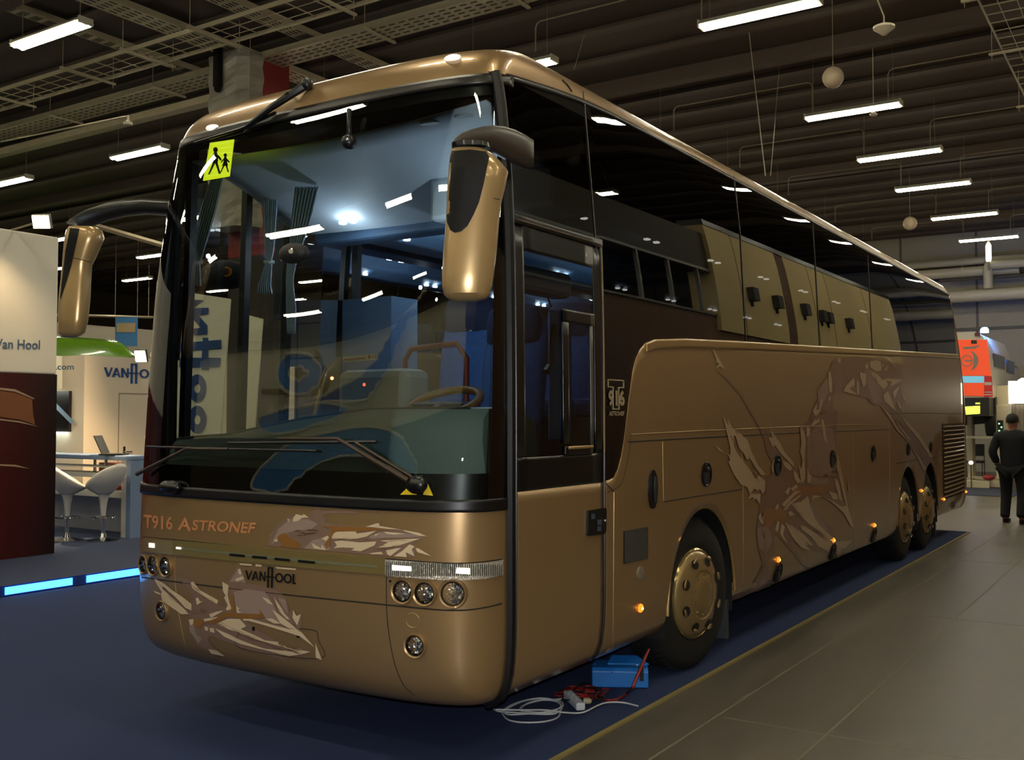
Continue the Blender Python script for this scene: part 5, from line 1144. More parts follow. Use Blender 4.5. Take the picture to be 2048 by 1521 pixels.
logo_on_plane('booth_lettering', [Vector((XB, y0, za)), Vector((XB, yw, za)), Vector((XB, yw, zb)), Vector((XB, y0, zb))], blu, t)
# bar counter
bx = mat('counter_blue', '7c8fae', .4)
t = thing('bar_counter', 'white and pale blue bar counter with shelf before the booth', 'counter', (-12.4, 8.3, .1))
f1 = onz(262, 1075, .1); zt = atd(262, 918, f1.dot(cF0)).z
A = Vector((f1.x, f1.y, 0)); Lf = Vector((-13.95, 8.60, 0))
b = MB()
def rot_box(p, q, wd, z0, z1, b):
    b.bar(Vector((p.x, p.y, (z0+z1)/2)), Vector((q.x, q.y, (z0+z1)/2)), wd, z1-z0)
rot_box(A+Vector((.12, 0, 0)), Lf, .34, zt-.02, zt+.045, b); b.build('counter_top', bx, t, bevel=.015)
b = MB(); b.box((A.x-.08, A.y-.10, .10), (A.x+.02, A.y+.10, zt-.02)); b.build('leg', wht, t); MB().box((A.x+.02, A.y-.10, .10), (A.x+.11, A.y+.10, zt)).build('side_panel', bx, t)
b = MB(); rot_box(A, Lf, .3, zt-.26, zt-.20, b); rot_box(A+Vector((0, .05, 0)), Lf, .3, zt-.125, zt-.11, b); b.build('upper_rail', wht, t)
b = MB(); rot_box(A+Vector((-.1, .12, 0)), Lf+Vector((0, .12, 0)), .45, .62, .70, b); b.build('shelf', wht, t)
b = MB(); rot_box(A+Vector((-.1, .33, 0)), Lf+Vector((0, .33, 0)), .06, .1, .66, b); b.build('kick_panel', mat('kick_grey', 'a8a8ac', .6), t)
for q in (.25, .36): P = A+(Lf-A)*q; MB().tube([(P.x, P.y, zt-.22), (P.x, P.y, zt)], .02, 8).build('steel_post', chrome, t)
p = onz(205, 1000, .72); 
# bar stools
def stool(u, lab, dr=0):
    p = onz(u, 1082, .10); x, y = p.x, p.y
    t = thing('bar_stool', lab, 'stool', (x, y, .1), 'white bar stools at the counter')
    MB().lathe([(0, 0), (.21, .0), (.21, .012), (.12, .03), (.05, .045), (.035, .10), (.0, .1)], (x, y, .1), n=32).build('foot_plate', chrome, t, smooth=True)
    MB().tube([(x, y, .15), (x, y, .62)], .024, 12).build('gas_column', chrome, t, smooth=True)
    b = MB(); R1 = [(x+.15*math.cos(a)*1.0, y+.0+.15*math.sin(a), .40) for a in [2*PI*i/24 for i in range(24)]]; b.tube(R1, .009, 6, closed=True); b.bar((x-.15, y, .40), (x+.15, y, .40), .016, .012); b.build('foot_ring', chrome, t, smooth=True)
    wm_ = mat('stool_white', 'd2cdc6', .3, coat=.3)
    MB().lathe([(.028, .30), (.035, .36), (.045, .46), (.06, .54), (.09, .60)], (x, y, .1+.02), n=24).build('column_shroud', wm_, t, smooth=True)
    # scooped tub seat leaning away from the counter
    R_ = []
    for k in range(10):
        q = k/9; r = .09+.16*math.sin(q*PI*.55); z = .70+.27*q; ring = []
        for i in range(28):
            a = 2*PI*i/28; lift = (.10*math.cos(a-dr)+.02)*q**1.5; ring.append(Vector((x+r*math.cos(a)*1.08+.05*q*math.cos(dr), y+r*math.sin(a)*.95, z+lift-.10*q*(1-math.cos(a-dr))*.5)))
        R_.append(ring)
    inner = [[p_+(Vector((x, y, p_.z))-p_)*.10+Vector((0, 0, .012)) for p_ in r] for r in R_[::-1]]
    MB().loft(R_+inner[:8]).build('seat', wm_, t, smooth='all')
    return t
stool(206, 'white tub bar stool with chrome foot, right one at the counter', 0.2); stool(134, 'white tub bar stool half hidden by the red display wall', 4.1)
# laptop
p = atd(226, 913, f1.dot(cF0)+.05); p.z = zt+.047; t = thing('laptop', 'open black laptop on the bar counter', 'laptop', p)
lm = mat('laptop_black', '17181c', .4); d_ = cR
MB().box((p.x-.15, p.y-.11, p.z), (p.x+.17, p.y+.12, p.z+.02), rot=YAW).build('keyboard_base', lm, t)
b = MB(); e = [p-cR*.14+Vector((0, 0, .02))-cF0*.05, p-cR*.14+Vector((0, 0, .02))+cF0*.22]; up = cZ*.24-cR*.11; b.prism([e[0], e[1], e[1]+up, e[0]+up], cR*.012); b.build('screen', lm, t)
p = onz(214, 1010, .705); MB()
bb = atd(232, 970, 14.3); o = MB().box((bb.x-.25, bb.y-.1, .705), (bb.x+.12, bb.y+.15, 1.06)).build('cardboard_box', mat('box_maroon', '54302c', .7)); tag(o, 'dark maroon box on the shelf under the bar counter', 'box')
o = MB().sphere((bb.x+.22, bb.y-.14, .73), .08, 12, (1.6, .8, .4)).build('red_cloth', mat('cloth_red', '9a2620', .8), smooth='all'); tag(o, 'small red cloth lying on the counter shelf', 'cloth')
# spotlights
sp = mat('spot_glow', (1, 1, 1), .5, emit=(1, .80, .48), es=38); spn = mat('spot_body', '1b1916', .4)
def spot_lamp(u, v, D, w_, h_, lab, aim, base, watt=60, throw=None):
    p = atd(u, v, D); t = thing('spotlight', lab, 'spotlight', p); a_ = Vector(aim).normalized(); s_ = a_.cross(cZ).normalized(); up = s_.cross(a_)
    f = [p+s_*x*w_+up*z*h_ for x, z in ((-.5, -.5), (.5, -.5), (.5, .5), (-.5, .5))]
    MB().prism(f, a_*.004).build('lit_face', sp, t)
    bk = [q-a_*.002 for q in f]; MB().loft([[q+(q-p)*.12 for q in bk], [q+(q-p)*.12-a_*.05 for q in f], [p+(q-p)*.5-a_*.13 for q in f]]).build('lamp_body', spn, t)
    MB().tube([p-a_*.1, Vector(base)], .012, 6).build('arm', cdm, t)
    ld = bpy.data.lights.new('floodlight', 'SPOT'); ld.energy = watt; ld.color = (1, .74, .42); ld.spot_size = 2.4; ld.spot_blend = .6; ld.shadow_soft_size = .05
    lo_ = bpy.data.objects.new('floodlight', ld); COL.objects.link(lo_); lo_.location = p+a_*.02; lo_.rotation_euler = Vector(throw or aim).to_track_quat('-Z', 'Y').to_euler(); attach(lo_, t)
    return t
wb_ = onx(20, 466, -11.13); wb_.z = 3.83
spot_lamp(82, 444, 11.2, .18, .14, 'orange glowing floodlight on an arm above the white display wall', (.5, -.75, -.35), wb_, 60, (.1, -.3, -1))
spot_lamp(281, 713, 13.6, .14, .15, 'glowing floodlight over the booth lettering, beside the coach edge', (.45, -.8, -.4), (XB-.05, onx(266, 716, XB).y, ZB+.02), 750, (-.9, -.35, -.5))
# green coach far behind
t = thing('green_bus', 'bright green bus roof beyond the white booth', 'bus', (-24.5, 12, 0))
gp = mat('bus_green', '6a9a1c', .25, coat=.6); R_ = []
gx = -24.0; gy1 = onx(283, 690, gx).y; ztop = onx(150, 671, gx).z
for y in lerp(gy1-9, gy1, 20):
    e = max(0, (y-(gy1-.6))/.6); z1 = ztop-.30*e*e; 
    R_.append([Vector((gx, y, 3.0-.1)), Vector((gx, y, 3.05)), Vector((gx-.06, y, (z1+3.0)/2)), Vector((gx-.25, y, z1-.08)), Vector((gx-.5, y, z1)), Vector((gx-2.0, y, z1)), Vector((gx-2.5, y, 3.1)), Vector((gx-2.5, y, 2.9))])
MB().loft(R_).build('roof', gp, t, smooth=True)
MB().box((gx-2.5, gy1-9, .9), (gx-.02, gy1-.05, 2.95)).build('window_band', mat('bus_window', '0c0d0a', .1, coat=1), t); MB().box((gx-2.5, gy1-9, .35), (gx, gy1, 1.0)).build('body_side', gp, t)
for y in (gy1-1.8, gy1-7.2): MB().lathe([(0, .02), (.5, .02), (.5, -.3)], (gx, y, .5), (1, 0, 0), 30).build('wheel', tyre, t)
# far banners and grey wall patch
p = atd(252, 662, 33); t = thing('hanging_banner', 'small blue and sand banner hanging far behind the green bus', 'banner', p)
MB().box((p.x-.36, p.y, p.z-.5), (p.x+.36, p.y+.03, p.z+.45), rot=YAW).build('banner_cloth', mat('banner_blue', '4a86c0', .7), t)
MB().box((p.x-.30, p.y-.03, p.z-.05), (p.x+.30, p.y-.01, p.z+.25), rot=YAW, piv=(p.x, p.y, 0)).build('banner_print', mat('banner_sand', 'c0a880', .7), t)
MB().tube([p+cR*-.36+cZ*.45, p+cR*-.36+cZ*(CEIL-p.z)], .01, 5).build('hanging_wire', wire, t); MB().tube([p+cR*.36+cZ*.45, p+cR*.36+cZ*(CEIL-p.z)], .01, 5).build('hanging_wire', wire, t)
t = thing('partition_wall', 'long pale grey partition far behind the booth', 'partition', (-30, 24, 0)); a = atd(105, 700, 36); c = atd(345, 700, 40)
b = MB(); b.bar(Vector((a.x, a.y, atd(150, 645, 36).z/2)), Vector((c.x, c.y, atd(150, 645, 36).z/2)), .1, atd(150, 645, 36).z); b.build('panel', mat('partition_grey', 'a39a8c', .7), t)
tr_a, tr_b = atd(110, 630, 35), atd(340, 636, 38); o = MB().tube([tr_a, tr_b], .05, 6).tube([tr_a*.8+tr_b*.2, Vector((tr_a.x*.8+tr_b.x*.2, tr_a.y*.8+tr_b.y*.2, CEIL))], .012, 5).tube([tr_a*.2+tr_b*.8, Vector((tr_a.x*.2+tr_b.x*.8, tr_a.y*.2+tr_b.y*.8, CEIL))], .012, 5).build('truss_rail', cdm); tag(o, 'thin horizontal rail above the far partition behind the left mirror', 'rail')
o = MB().tube([atd(150, 440, 20), atd(330, 492, 20)], .06, 6).build('ceiling_pipe', cdm); tag(o, 'sloping pipe seen between left mirror arm and coach', 'pipe')
# totem with vertical lettering seen through the windscreen
t = thing('totem_banner', 'cream totem with vertical blue company lettering seen through the windscreen', 'banner', atd(405, 900, 9.0))
D = 9.0; Q = [atd(350, 862, D), atd(442, 862, D), atd(460, 598, D), atd(368, 584, D)]
Q = [atd(349, 900, D), atd(439, 900, D), atd(460, 598, D), atd(368, 584, D)]
n_ = (Q[1]-Q[0]).cross(Q[3]-Q[0]).normalized(); lo = [Vector((Q[0].x, Q[0].y, .006)), Vector((Q[1].x, Q[1].y, .006))]
MB().prism([lo[0], lo[1], Q[1], Q[2], Q[3], Q[0]], -n_*.04).build('panel', mat('totem_cream', 'f0ead2', .6), t)
TQ = [atd(437, 588-60, D), atd(420, 930, D), atd(383, 930, D), atd(394, 588-60, D)]
tp_ = [[atd(u, v, D)+n_*.004 for u, v in pg] for pg in (
  [(385, 600), (408, 601), (387, 616)],
  [(383, 617), (417, 616), (417, 628), (397, 631), (415, 651), (415, 669), (380, 671), (380, 659), (402, 656), (381, 633), (383, 630)],
  [(361, 686), (406, 683), (406, 676), (417, 676), (417, 682), (443, 680), (443, 698), (417, 699), (417, 716), (442, 716), (440, 734), (418, 735), (418, 740), (404, 740), (404, 735), (359, 735), (360, 716), (404, 716), (405, 700), (360, 703)])]
b = MB()
for pg in tp_: b.prism(pg, n_*.006)
for cy in (777, 840):
    for i in range(24):
        a, c = 2*PI*i/24, 2*PI*(i+1)/24; f = lambda t_, r, s_: atd(395+r*math.cos(t_), cy+s_*math.sin(t_), D)+n_*.004
        b.prism([f(a, 18, 28), f(c, 18, 28), f(c, 6.5, 9.5), f(a, 6.5, 9.5)], n_*.006)
b.build('vertical_lettering', blu, t)
t = thing('totem_banner', 'plain narrow cream panel seen through the windscreen right of the lettering', 'panel', atd(495, 900, 9.6)); D = 9.6
Q = [atd(470, 900, D), atd(506, 900, D), atd(525, 638, D), atd(483, 627, D)]; lo = [Vector((Q[0].x, Q[0].y, .006)), Vector((Q[1].x, Q[1].y, .006))]
MB().prism([lo[0], lo[1], Q[1], Q[2], Q[3], Q[0]], cF0*.04).build('panel', MATS['totem_cream'], t)
# ================================================================ right: ambulance on a lift, man, chair
YA = 26.2
t = thing('ambulance', 'orange and white ambulance raised on the column lift behind the coach', 'ambulance', (-4.9, YA, 2.2))
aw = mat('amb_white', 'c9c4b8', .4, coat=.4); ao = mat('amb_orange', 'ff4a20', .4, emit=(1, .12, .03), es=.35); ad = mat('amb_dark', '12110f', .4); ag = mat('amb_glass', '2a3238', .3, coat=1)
def apt(u, v, y=YA): return ony(u, v, y)
RB = [apt(1972, 800), apt(1975, 780), apt(1984, 700), apt(1978, 672), apt(1965, 664)]
xr = apt(1982, 720).x; xl_ = xr-1.95; zt = apt(1950, 664).z; zb = apt(1950, 796).z; zf = apt(1950, 833).z
sec = lambda y, dz=0, dw=0: [Vector((xl_+.15+dw, y, zb)), Vector((xr-.02-dw, y, zb)), Vector((xr, y, zb+.4)), Vector((xr-.02, y, (zb+zt)/2+.1)), Vector((xr-.10-dw, y, zt-.35+dz)), Vector((xr-.20-dw, y, zt-.08+dz)), Vector((xr-.35-dw, y, zt+dz)), Vector((xl_+.35+dw, y, zt+dz)), Vector((xl_+.2+dw, y, zt-.08+dz)), Vector((xl_+.1+dw, y, zt-.35+dz)), Vector((xl_, y, (zb+zt)/2)), Vector((xl_, y, zb+.4))]
MB().loft([sec(YA, 0, .04), sec(YA+.06), sec(YA+3.8), sec(YA+4.4, -.2), sec(YA+5.1, -.9, .1)]).build('body', aw, t, smooth=True)
def ap(name, pts, m, dy=.0, th=.02): return MB().prism([apt(u, v)+Vector((0, -dy, 0)) for u, v in pts], (0, -th, 0)).build(name, m, t)
ap('rear_door', [(1900, 680), (1974, 680), (1977, 700), (1982, 752), (1900, 752)], ao, .0); ap('lower_door', [(1900, 767), (1969, 766), (1969, 793), (1900, 791)], ao)
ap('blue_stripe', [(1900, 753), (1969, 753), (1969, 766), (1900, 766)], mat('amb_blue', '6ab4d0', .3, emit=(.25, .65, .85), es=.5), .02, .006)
p = apt(1936, 722); gr = mat('amb_grey', '8f8a7c', .5)
b = MB()
for (cx_, r1, r0) in ((1934, 27, 17),):
    for i in range(16):
        a, c = -PI*.42+PI*.84*i/16, -PI*.42+PI*.84*(i+1)/16; f = lambda q, r: apt(cx_+r*math.cos(q)*.85, 722+r*math.sin(q)*.78)+Vector((0, -.025, 0))
        w0 = 27-11*math.cos((i/16-.5)*PI); w1 = 27-11*math.cos(((i+1)/16-.5)*PI); b.prism([f(a, 27), f(c, 27), f(c, w1), f(a, w0)], (0, -.006, 0))
b.build('crescent_emblem', gr, t)
b = MB()
for i in range(20):
    a, c = 2*PI*i/20, 2*PI*(i+1)/20; f = lambda q, r: apt(1934+r*math.cos(q)*.85, 722+r*math.sin(q)*.85)+Vector((0, -.025, 0)); b.prism([f(a, 14), f(c, 14), f(c, 11.5), f(a, 11.5)], (0, -.006, 0))
b.build('ring_emblem', gr, t); ap('emblem_bar', [(1930, 720), (1943, 720), (1943, 724), (1930, 724)], gr, .02, .008)
ap('door_trim', [(1926, 695), (1950, 693), (1960, 690), (1958, 694), (1950, 698), (1926, 699)], gr, .02, .006)
ap('rear_lamp_box', [(1943, 681), (1954, 681), (1954, 688), (1943, 688)], ad, .02, .03); ap('high_lamp', [(1950, 666), (1961, 666), (1961, 672), (1950, 672)], mat('lamp_maroon', '6a1018', .3), .01, .05)
ap('tail_lamp', [(1969, 753), (1984, 754), (1986, 795), (1969, 794)], mat('lamp_red', 'b01014', .25, coat=1, emit=(.8, .02, .02), es=.15), .0, .05)
for v in (765, 784, 789): ap('lamp_strip', [(1970, v), (1984, v), (1984, v+(6 if v == 765 else 2)), (1970, v+(6 if v == 765 else 2))], mat('lamp_clear', 'c8c4c0', .3), .05, .006)
b = MB(); b.box((xl_, YA-.12, zf), (xr-.04, YA+.6, zb)); b.build('bumper', ad, t); b = MB(); b.box((xr-.3, YA+.6, zf+.05), (xr, YA+4.5, zb+.02)); b.build('sill', ad, t)
ap('number_plate', [(1932, 814), (1962, 812), (1962, 828), (1934, 830)], mat('plate_yellow', 'f0f040', .5, emit=(.8, 1, .12), es=1.2), .14, .01); ap('fog_marker', [(1953, 806), (1962, 806), (1962, 809), (1953, 809)], MATS['plate_yellow'], .14, .01)  # plate emission imitates flash returned by its reflective yellow face
MB().box((xr-.03, YA+.5, zb+.75), (xr+.012, YA+2.2, zt-.5)).build('side_window', ag, t); MB().box((xr-.03, YA+2.6, zb+.7), (xr+.012, YA+4.0, zt-.55)).build('side_window', ag, t)
b = MB(); q = apt(1998, 792, YA+4.2); b.box(q-Vector((.10, .1, .18)), q+Vector((.12, .1, .15))); b.build('door_mirror', ad, t, bevel=.04)
for y in (YA+.9, YA+4.0):
    MB().lathe([(0, .0), (.33, .0), (.36, -.05), (.36, -.22), (0, -.24)], (xr-.02, y, zf-.12), (1, 0, 0), 28).build('wheel', tyre, t, smooth=True)
bl = mat('beacon_blue', '3060ff', .3, emit=(.15, .45, 1), es=40); p = apt(1965, 659); MB().lathe([(.09, -.06), (.09, .02), (.06, .06), (0, .07)], p+Vector((0, .3, 0)), n=20).build('beacon', bl, t, smooth=True)
bd = bpy.data.lights.new('beacon_light', 'SPOT'); bd.spot_size = 1.9; bd.spot_blend = .8; bd.energy = 420; bd.color = (.12, .3, 1); bd.shadow_soft_size = .08
o = bpy.data.objects.new('beacon_light', bd); COL.objects.link(o); o.location = p+Vector((.05, .3, .16)); o.rotation_euler = Vector((.35, 1, -.02)).to_track_quat('-Z', 'Y').to_euler(); attach(o, t)
# lift columns
lw = mat('lift_cream', 'c6b998', .5)
def lift(px, y, lab, w_=.42, h=None):
    p = onz(*px, 0); x, yy = p.x, p.y; t = thing('lift_column', lab, 'vehicle lift', (x, yy, 0))
    MB().box((x-w_/2, yy-.22, .008), (x+w_/2, yy+.22, h)).build('column', lw, t, bevel=.02); MB().box((x-w_*.9, yy-.5, .008), (x+w_*.9, yy+.5, .17)).build('base', lw, t, bevel=.02)
    return t, x, yy
t, x, yy = lift((2015, 975), 0, 'cream vehicle lift column with control panel behind the walking man', .38, 2.46)
MB().box((x-.19, yy-.36, .2), (x+.19, yy-.2, 2.0)).build('motor_cover', lw, t, bevel=.03); MB().box((x-.15, yy-.375, 1.30), (x-.02, yy-.36, 1.62)).build('control_panel', ad, t)
for k in range(3): MB().lathe([(0, .01), (.018, .01), (.018, -.01)], (x-.11+.05*(k % 2), yy-.375, 1.37+.085*k), (0, -1, 0), 10).build('button', mat('led_green', '50ff70', .4, emit=(.2, 1, .3), es=4), t)
MB().box((x-.9, yy-.7, .008), (x-.3, yy-.3, .16)).build('foot', lw, t); MB().sphere((x-.34, yy-.5, .25), .10, 12, (1.4, .8, .7)).build('red_cover', mat('cover_red', '8a1a18', .5), t, smooth='all')
MB().box((xr-.75, YA+.72, zf-.54), (x-.1, YA+1.08, zf-.485)).build('lift_fork', lw, t)
t, x, yy = lift((1944, 968), 0, 'slim cream lift column seen just past the rear of the coach', .12, 2.1)
MB().box((x, yy-.2, .12), (x+.62, yy-.05, .2)).build('arm', lw, t)
b = MB(); q = ony(1946, 845, yy); b.prism([q+Vector((-.4, 0, .2)), q+Vector((.45, 0, .15)), q+Vector((.40, 0, -.02)), q+Vector((-.4, 0, -.1))], (0, .2, 0)); b.build('wheel_fork', ad, t)
# chair far behind
p = ony(1951, 950, 30.5); p.z = 0; t = thing('chair', 'dark visitor chair behind the slim lift column', 'chair', p); cm_ = mat('chair_dark', '24211f', .7)
MB().box((p.x-.22, p.y-.2, .44), (p.x+.22, p.y+.2, .50)).build('seat', cm_, t, bevel=.02); MB().box((p.x-.21, p.y+.18, .62), (p.x+.21, p.y+.22, .95)).build('backrest', cm_, t, bevel=.03)
for sx_, sy_ in ((-1, -1), (1, -1), (-1, 1), (1, 1)): MB().tube([(p.x+sx_*.2, p.y+sy_*.19, 0), (p.x+sx_*.2, p.y+sy_*.19, .47 if sy_ < 0 else .9)], .012, 6).build('leg', cm_, t)
o = MB().box((-9.5, 24.0, -.004), (-3.0, 29.5, .006)).build('mat', mat('mat_blue', '2c3144', .9)); tag(o, 'dark blue mat on the floor under the lift', 'mat')
o = MB().box((-9, 34.3, 0), (-4.6, 34.4, 2.6)).build('grey_screen', mat('screen_grey', '8f8a80', .7)); tag(o, 'grey screen wall behind the slim lift column', 'screen')
# lit stand panel at the right edge, shimmering drape under it, red sign above
p = ony(2036, 785, 26); t = thing('light_box', 'glowing white light box at the right edge behind the man', 'light box', p)
MB().box((p.x-.20, p.y, p.z-.26), (p.x+1.6, p.y+.12, p.z+.26)).build('lit_face', mat('box_glow', (1, 1, .9), .5, emit=(1, .92, .7), es=3), t); MB().box((p.x-.22, p.y+.02, 0), (p.x-.16, p.y+.12, p.z-.262)).build('post', wht, t)
b = MB(); R_ = [[Vector((p.x-.24+1.8*i/40, p.y+.19+.03*(i % 2), z)) for i in range(41)] for z in (0, p.z-.28)]; o = b.loft(R_, cap=False, closed=False).build('drape', mat('drape_silver', '8d8478', .4, metal=.3), solid=.003, fixn=False); tag(o, 'pale silvery drape hanging below the glowing light box', 'drape')
q = Vector((p.x+.12, p.y+.06, p.z+.28)); o = MB().lathe([(.0, -.02), (.12, -.02), (.13, 0), (.05, .05)], q, n=20).build('dish_lamp', MATS['warm_lamp'], smooth=True); tag(o, 'small lit dish lamp on top of the light box', 'lamp')
q = ony(2054, 710, 33.5); t = thing('red_sign', 'dark red numerals sign cut by the right edge of the photo', 'sign', q)
for k in range(3): MB().lathe([(.0, .02), (.12, .02), (.12, -.02), (0, -.02)], q+Vector((.06, 0, .25-.24*k)), (0, -1, 0), 14).build('numeral', mat('sign_maroon', '7a1020', .5), t)
q = ony(1942, 926, 26.5); o = MB().sphere(q, .045, 10).build('work_lamp', mat('white_glow', (1, 1, 1), .3, emit=(.8, .9, 1), es=30), smooth='all')
t = thing('tripod_lamp', 'tiny bright white lamp low behind the coach tail', 'lamp', (q.x, q.y, 0)); attach(o, t); MB().tube([(q.x, q.y, 0), q], .012, 6).build('stand', ad, t)
# ---------------------------------------------------------------- man walking away
def skin_mesh(name, joints, m, parent, sub=2, fat=1.12):
    """joints: list of chains [(point, radius), ...]; chains share equal points"""
    vs = []; rs = []; es = []; idx = {}
    def vid(p, r):
        k = tuple(round(c, 4) for c in p)
        if k not in idx: idx[k] = len(vs); vs.append(k); rs.append(r)
        return idx[k]
    for ch in joints:
        q = [vid(p, r) for p, r in ch]
        for a, c in zip(q, q[1:]): es.append((a, c))
    me = bpy.data.meshes.new(name); me.from_pydata(vs, es, []); o = bpy.data.objects.new(name, me); COL.objects.link(o)
    md = o.modifiers.new('k', 'SKIN'); sd = o.modifiers.new('s', 'SUBSURF'); sd.levels = sub; sd.render_levels = sub
    for i, v in enumerate(me.skin_vertices[0].data):
        r = rs[i]; v.radius = (r*fat, r*fat) if not isinstance(r, tuple) else (r[0]*fat, r[1]*fat)
        v.use_root = (i == 0)
    dg = bpy.context.evaluated_depsgraph_get(); dg.update(); m2 = bpy.data.meshes.new_from_object(o.evaluated_get(dg)); bpy.data.objects.remove(o)
    m2.materials.clear(); m2.materials.append(m)
    for p in m2.polygons: p.use_smooth = True; p.material_index = 0
    o = bpy.data.objects.new(name, m2); COL.objects.link(o); attach(o, parent); return o
def man(pos, face, lab, H=1.74, coatc='15161c', trous='0d0c0c', hairc='1a1310', name='person'):
    """face: heading angle, 0 = walking towards +y"""
    P0 = Vector((pos[0], pos[1], pos[2])); R = Matrix.Rotation(face, 3, 'Z'); k = H/1.75
    W = lambda x, y, z: P0+R@Vector((x*1.17, y*1.1, z))*k
    t = thing(name, lab, 'person', P0); skinm = mat('skin', '9a6a50', .6)
    hip = (0, 0, .93); L = lambda *p: W(*p)
    legs = [[(L(*hip), (.15, .11)), (L(-.10, .02, .86), .095), (L(-.11, .10, .50), .062), (L(-.11, -.02, .10), .045), (L(-.115, .10, .035), .04), (L(-.12, .16, .03), .03)],
            [(L(*hip), (.15, .11)), (L(.10, .0, .86), .095), (L(.12, .0, .48), .062), (L(.12, -.14, .14), .045), (L(.125, -.05, .04), .04), (L(.13, .02, .03), .03)]]
    tor = [(L(*hip), (.15, .11)), (L(0, 0, 1.10), (.15, .105)), (L(0, .01, 1.30), (.165, .11)), (L(0, .0, 1.42), (.12, .085)), (L(0, .0, 1.50), .055), (L(0, .015, 1.58), (.070, .078)), (L(0, .02, 1.66), (.074, .092)), (L(0, .015, 1.72), (.045, .06))]
    arml = [(L(0, .0, 1.42), (.12, .085)), (L(-.18, 0, 1.40), .058), (L(-.25, -.07, 1.14), .045), (L(-.20, .05, .93), .034), (L(-.17, .10, .87), .036)]
    armr = [(L(0, .0, 1.42), (.12, .085)), (L(.18, 0, 1.40), .058), (L(.25, -.05, 1.14), .045), (L(.24, .06, .90), .034), (L(.235, .09, .82), .034)]
    skin_mesh('body', legs+[tor, arml, armr], skinm, t)
    # fingers of the free hand
    f = []
    for i, dx in enumerate((-.022, -.007, .008, .022)): f.append([(L(.235, .09+dx, .82), .012), (L(.235, .095+dx*1.3, .775), .009), (L(.228, .10+dx*1.3, .745-.004*abs(i-1)), .008)])
    f.append([(L(.235, .09, .82), .012), (L(.225, .125, .80), .010), (L(.22, .135, .775), .008)])
    fm2 = MB()
    for ch in f: fm2.tube([p for p, _ in ch], [r for _, r in ch], 6)
    fm2.build('fingers', skinm, t, smooth=True)
    jm_ = mat('jacket_'+coatc, coatc, .8, bump=.5, bscale=25); tm = mat('trouser_'+trous, trous, .85)
    jr = lambda r: (r+.028) if not isinstance(r, tuple) else (r[0]+.035, r[1]+.035)
    skin_mesh('jacket', [[(L(0, -.01, .78), (.165, .12)), (L(0, 0, .93), (.18, .135)), (L(0, 0, 1.12), (.19, .14)), (L(0, .01, 1.30), (.20, .145)), (L(0, .0, 1.42), (.15, .11)), (L(0, 0, 1.52), .070)],
        [(L(0, .0, 1.42), (.15, .11)), (L(-.185, 0, 1.39), .078), (L(-.255, -.07, 1.14), .066), (L(-.21, .04, .95), .055)],
        [(L(0, .0, 1.42), (.15, .11)), (L(.185, 0, 1.39), .078), (L(.255, -.05, 1.14), .066), (L(.245, .05, .92), .052)]], jm_, t)
    skin_mesh('trousers', [[(L(0, 0, .95), (.165, .13)), (L(-.10, .02, .84), .11), (L(-.11, .10, .50), .082), (L(-.11, -.01, .12), .068), (L(-.11, -.02, .07), .068)], [(L(0, 0, .95), (.165, .13)), (L(.10, .0, .84), .11), (L(.12, .0, .48), .082), (L(.12, -.13, .16), .068), (L(.12, -.15, .09), .068)]], tm, t)
    h = MB(); c = W(0, .008, 1.675); 
    R_ = []
    for q in range(9):
        ph = PI*q/8*.72; R_.append([c+R@Vector((.093*math.sin(ph)*math.cos(a), (.115*math.sin(ph)*math.sin(a))-.012, .085*math.cos(ph)+.01-(.035*max(0, -math.sin(a))*math.sin(ph))))*k for a in [2*PI*i/20 for i in range(20)]])
    h.loft(R_).build('hair', mat('hair_'+hairc, hairc, .8, bump=.6, bscale=120), t, smooth='all')
    e = MB()
    for s in (-1, 1): e.sphere(W(s*.078, .01, 1.635), .028*k, 10, (.4, .7, 1.1))
    e.build('ears', skinm, t, smooth='all')
    fc = MB(); fc.sphere(W(0, .108, 1.635), .016*k, 8, (.8, 1, 1.4)); fc.build('nose', skinm, t, smooth='all')
    fe = MB()
    for s in (-1, 1): fe.sphere(W(s*.032, .092, 1.662), .011*k, 8)
    fe.build('eyes', mat('eye_white', 'd8d0c4', .3), t, smooth='all'); ml = MB(); ml.bar(W(-.024, .098, 1.598), W(.024, .098, 1.598), .008*k, .008*k); ml.build('mouth', mat('lips', '7a4638', .6), t)
    s_ = MB()
    for (x, y, a) in ((-.115, .07, 0), (.125, -.07, .3)):
        s_.loft([[W(x+.045*math.cos(q)*w_, y+l+.13*0+.05*math.sin(q), z) for q in [2*PI*i/14 for i in range(14)]] for w_, l, z in ((1.0, 0, .0), (1.05, 0, .03), (.95, 0, .06))])
        s_.loft([[W(x+.045*math.cos(q), y+.03+.14*math.sin(q), z*1.0) for q in [2*PI*i/18 for i in range(18)]] for z in (.0, .035, .06)])
    s_.build('shoes', mat('shoe_black', '0c0a09', .35), t, smooth=True)
    return t
mp_ = onz(2028, 1046, 0); man((mp_.x, mp_.y, 0), -.10, 'person in a dark jacket and black trousers walking away with hand in pocket')
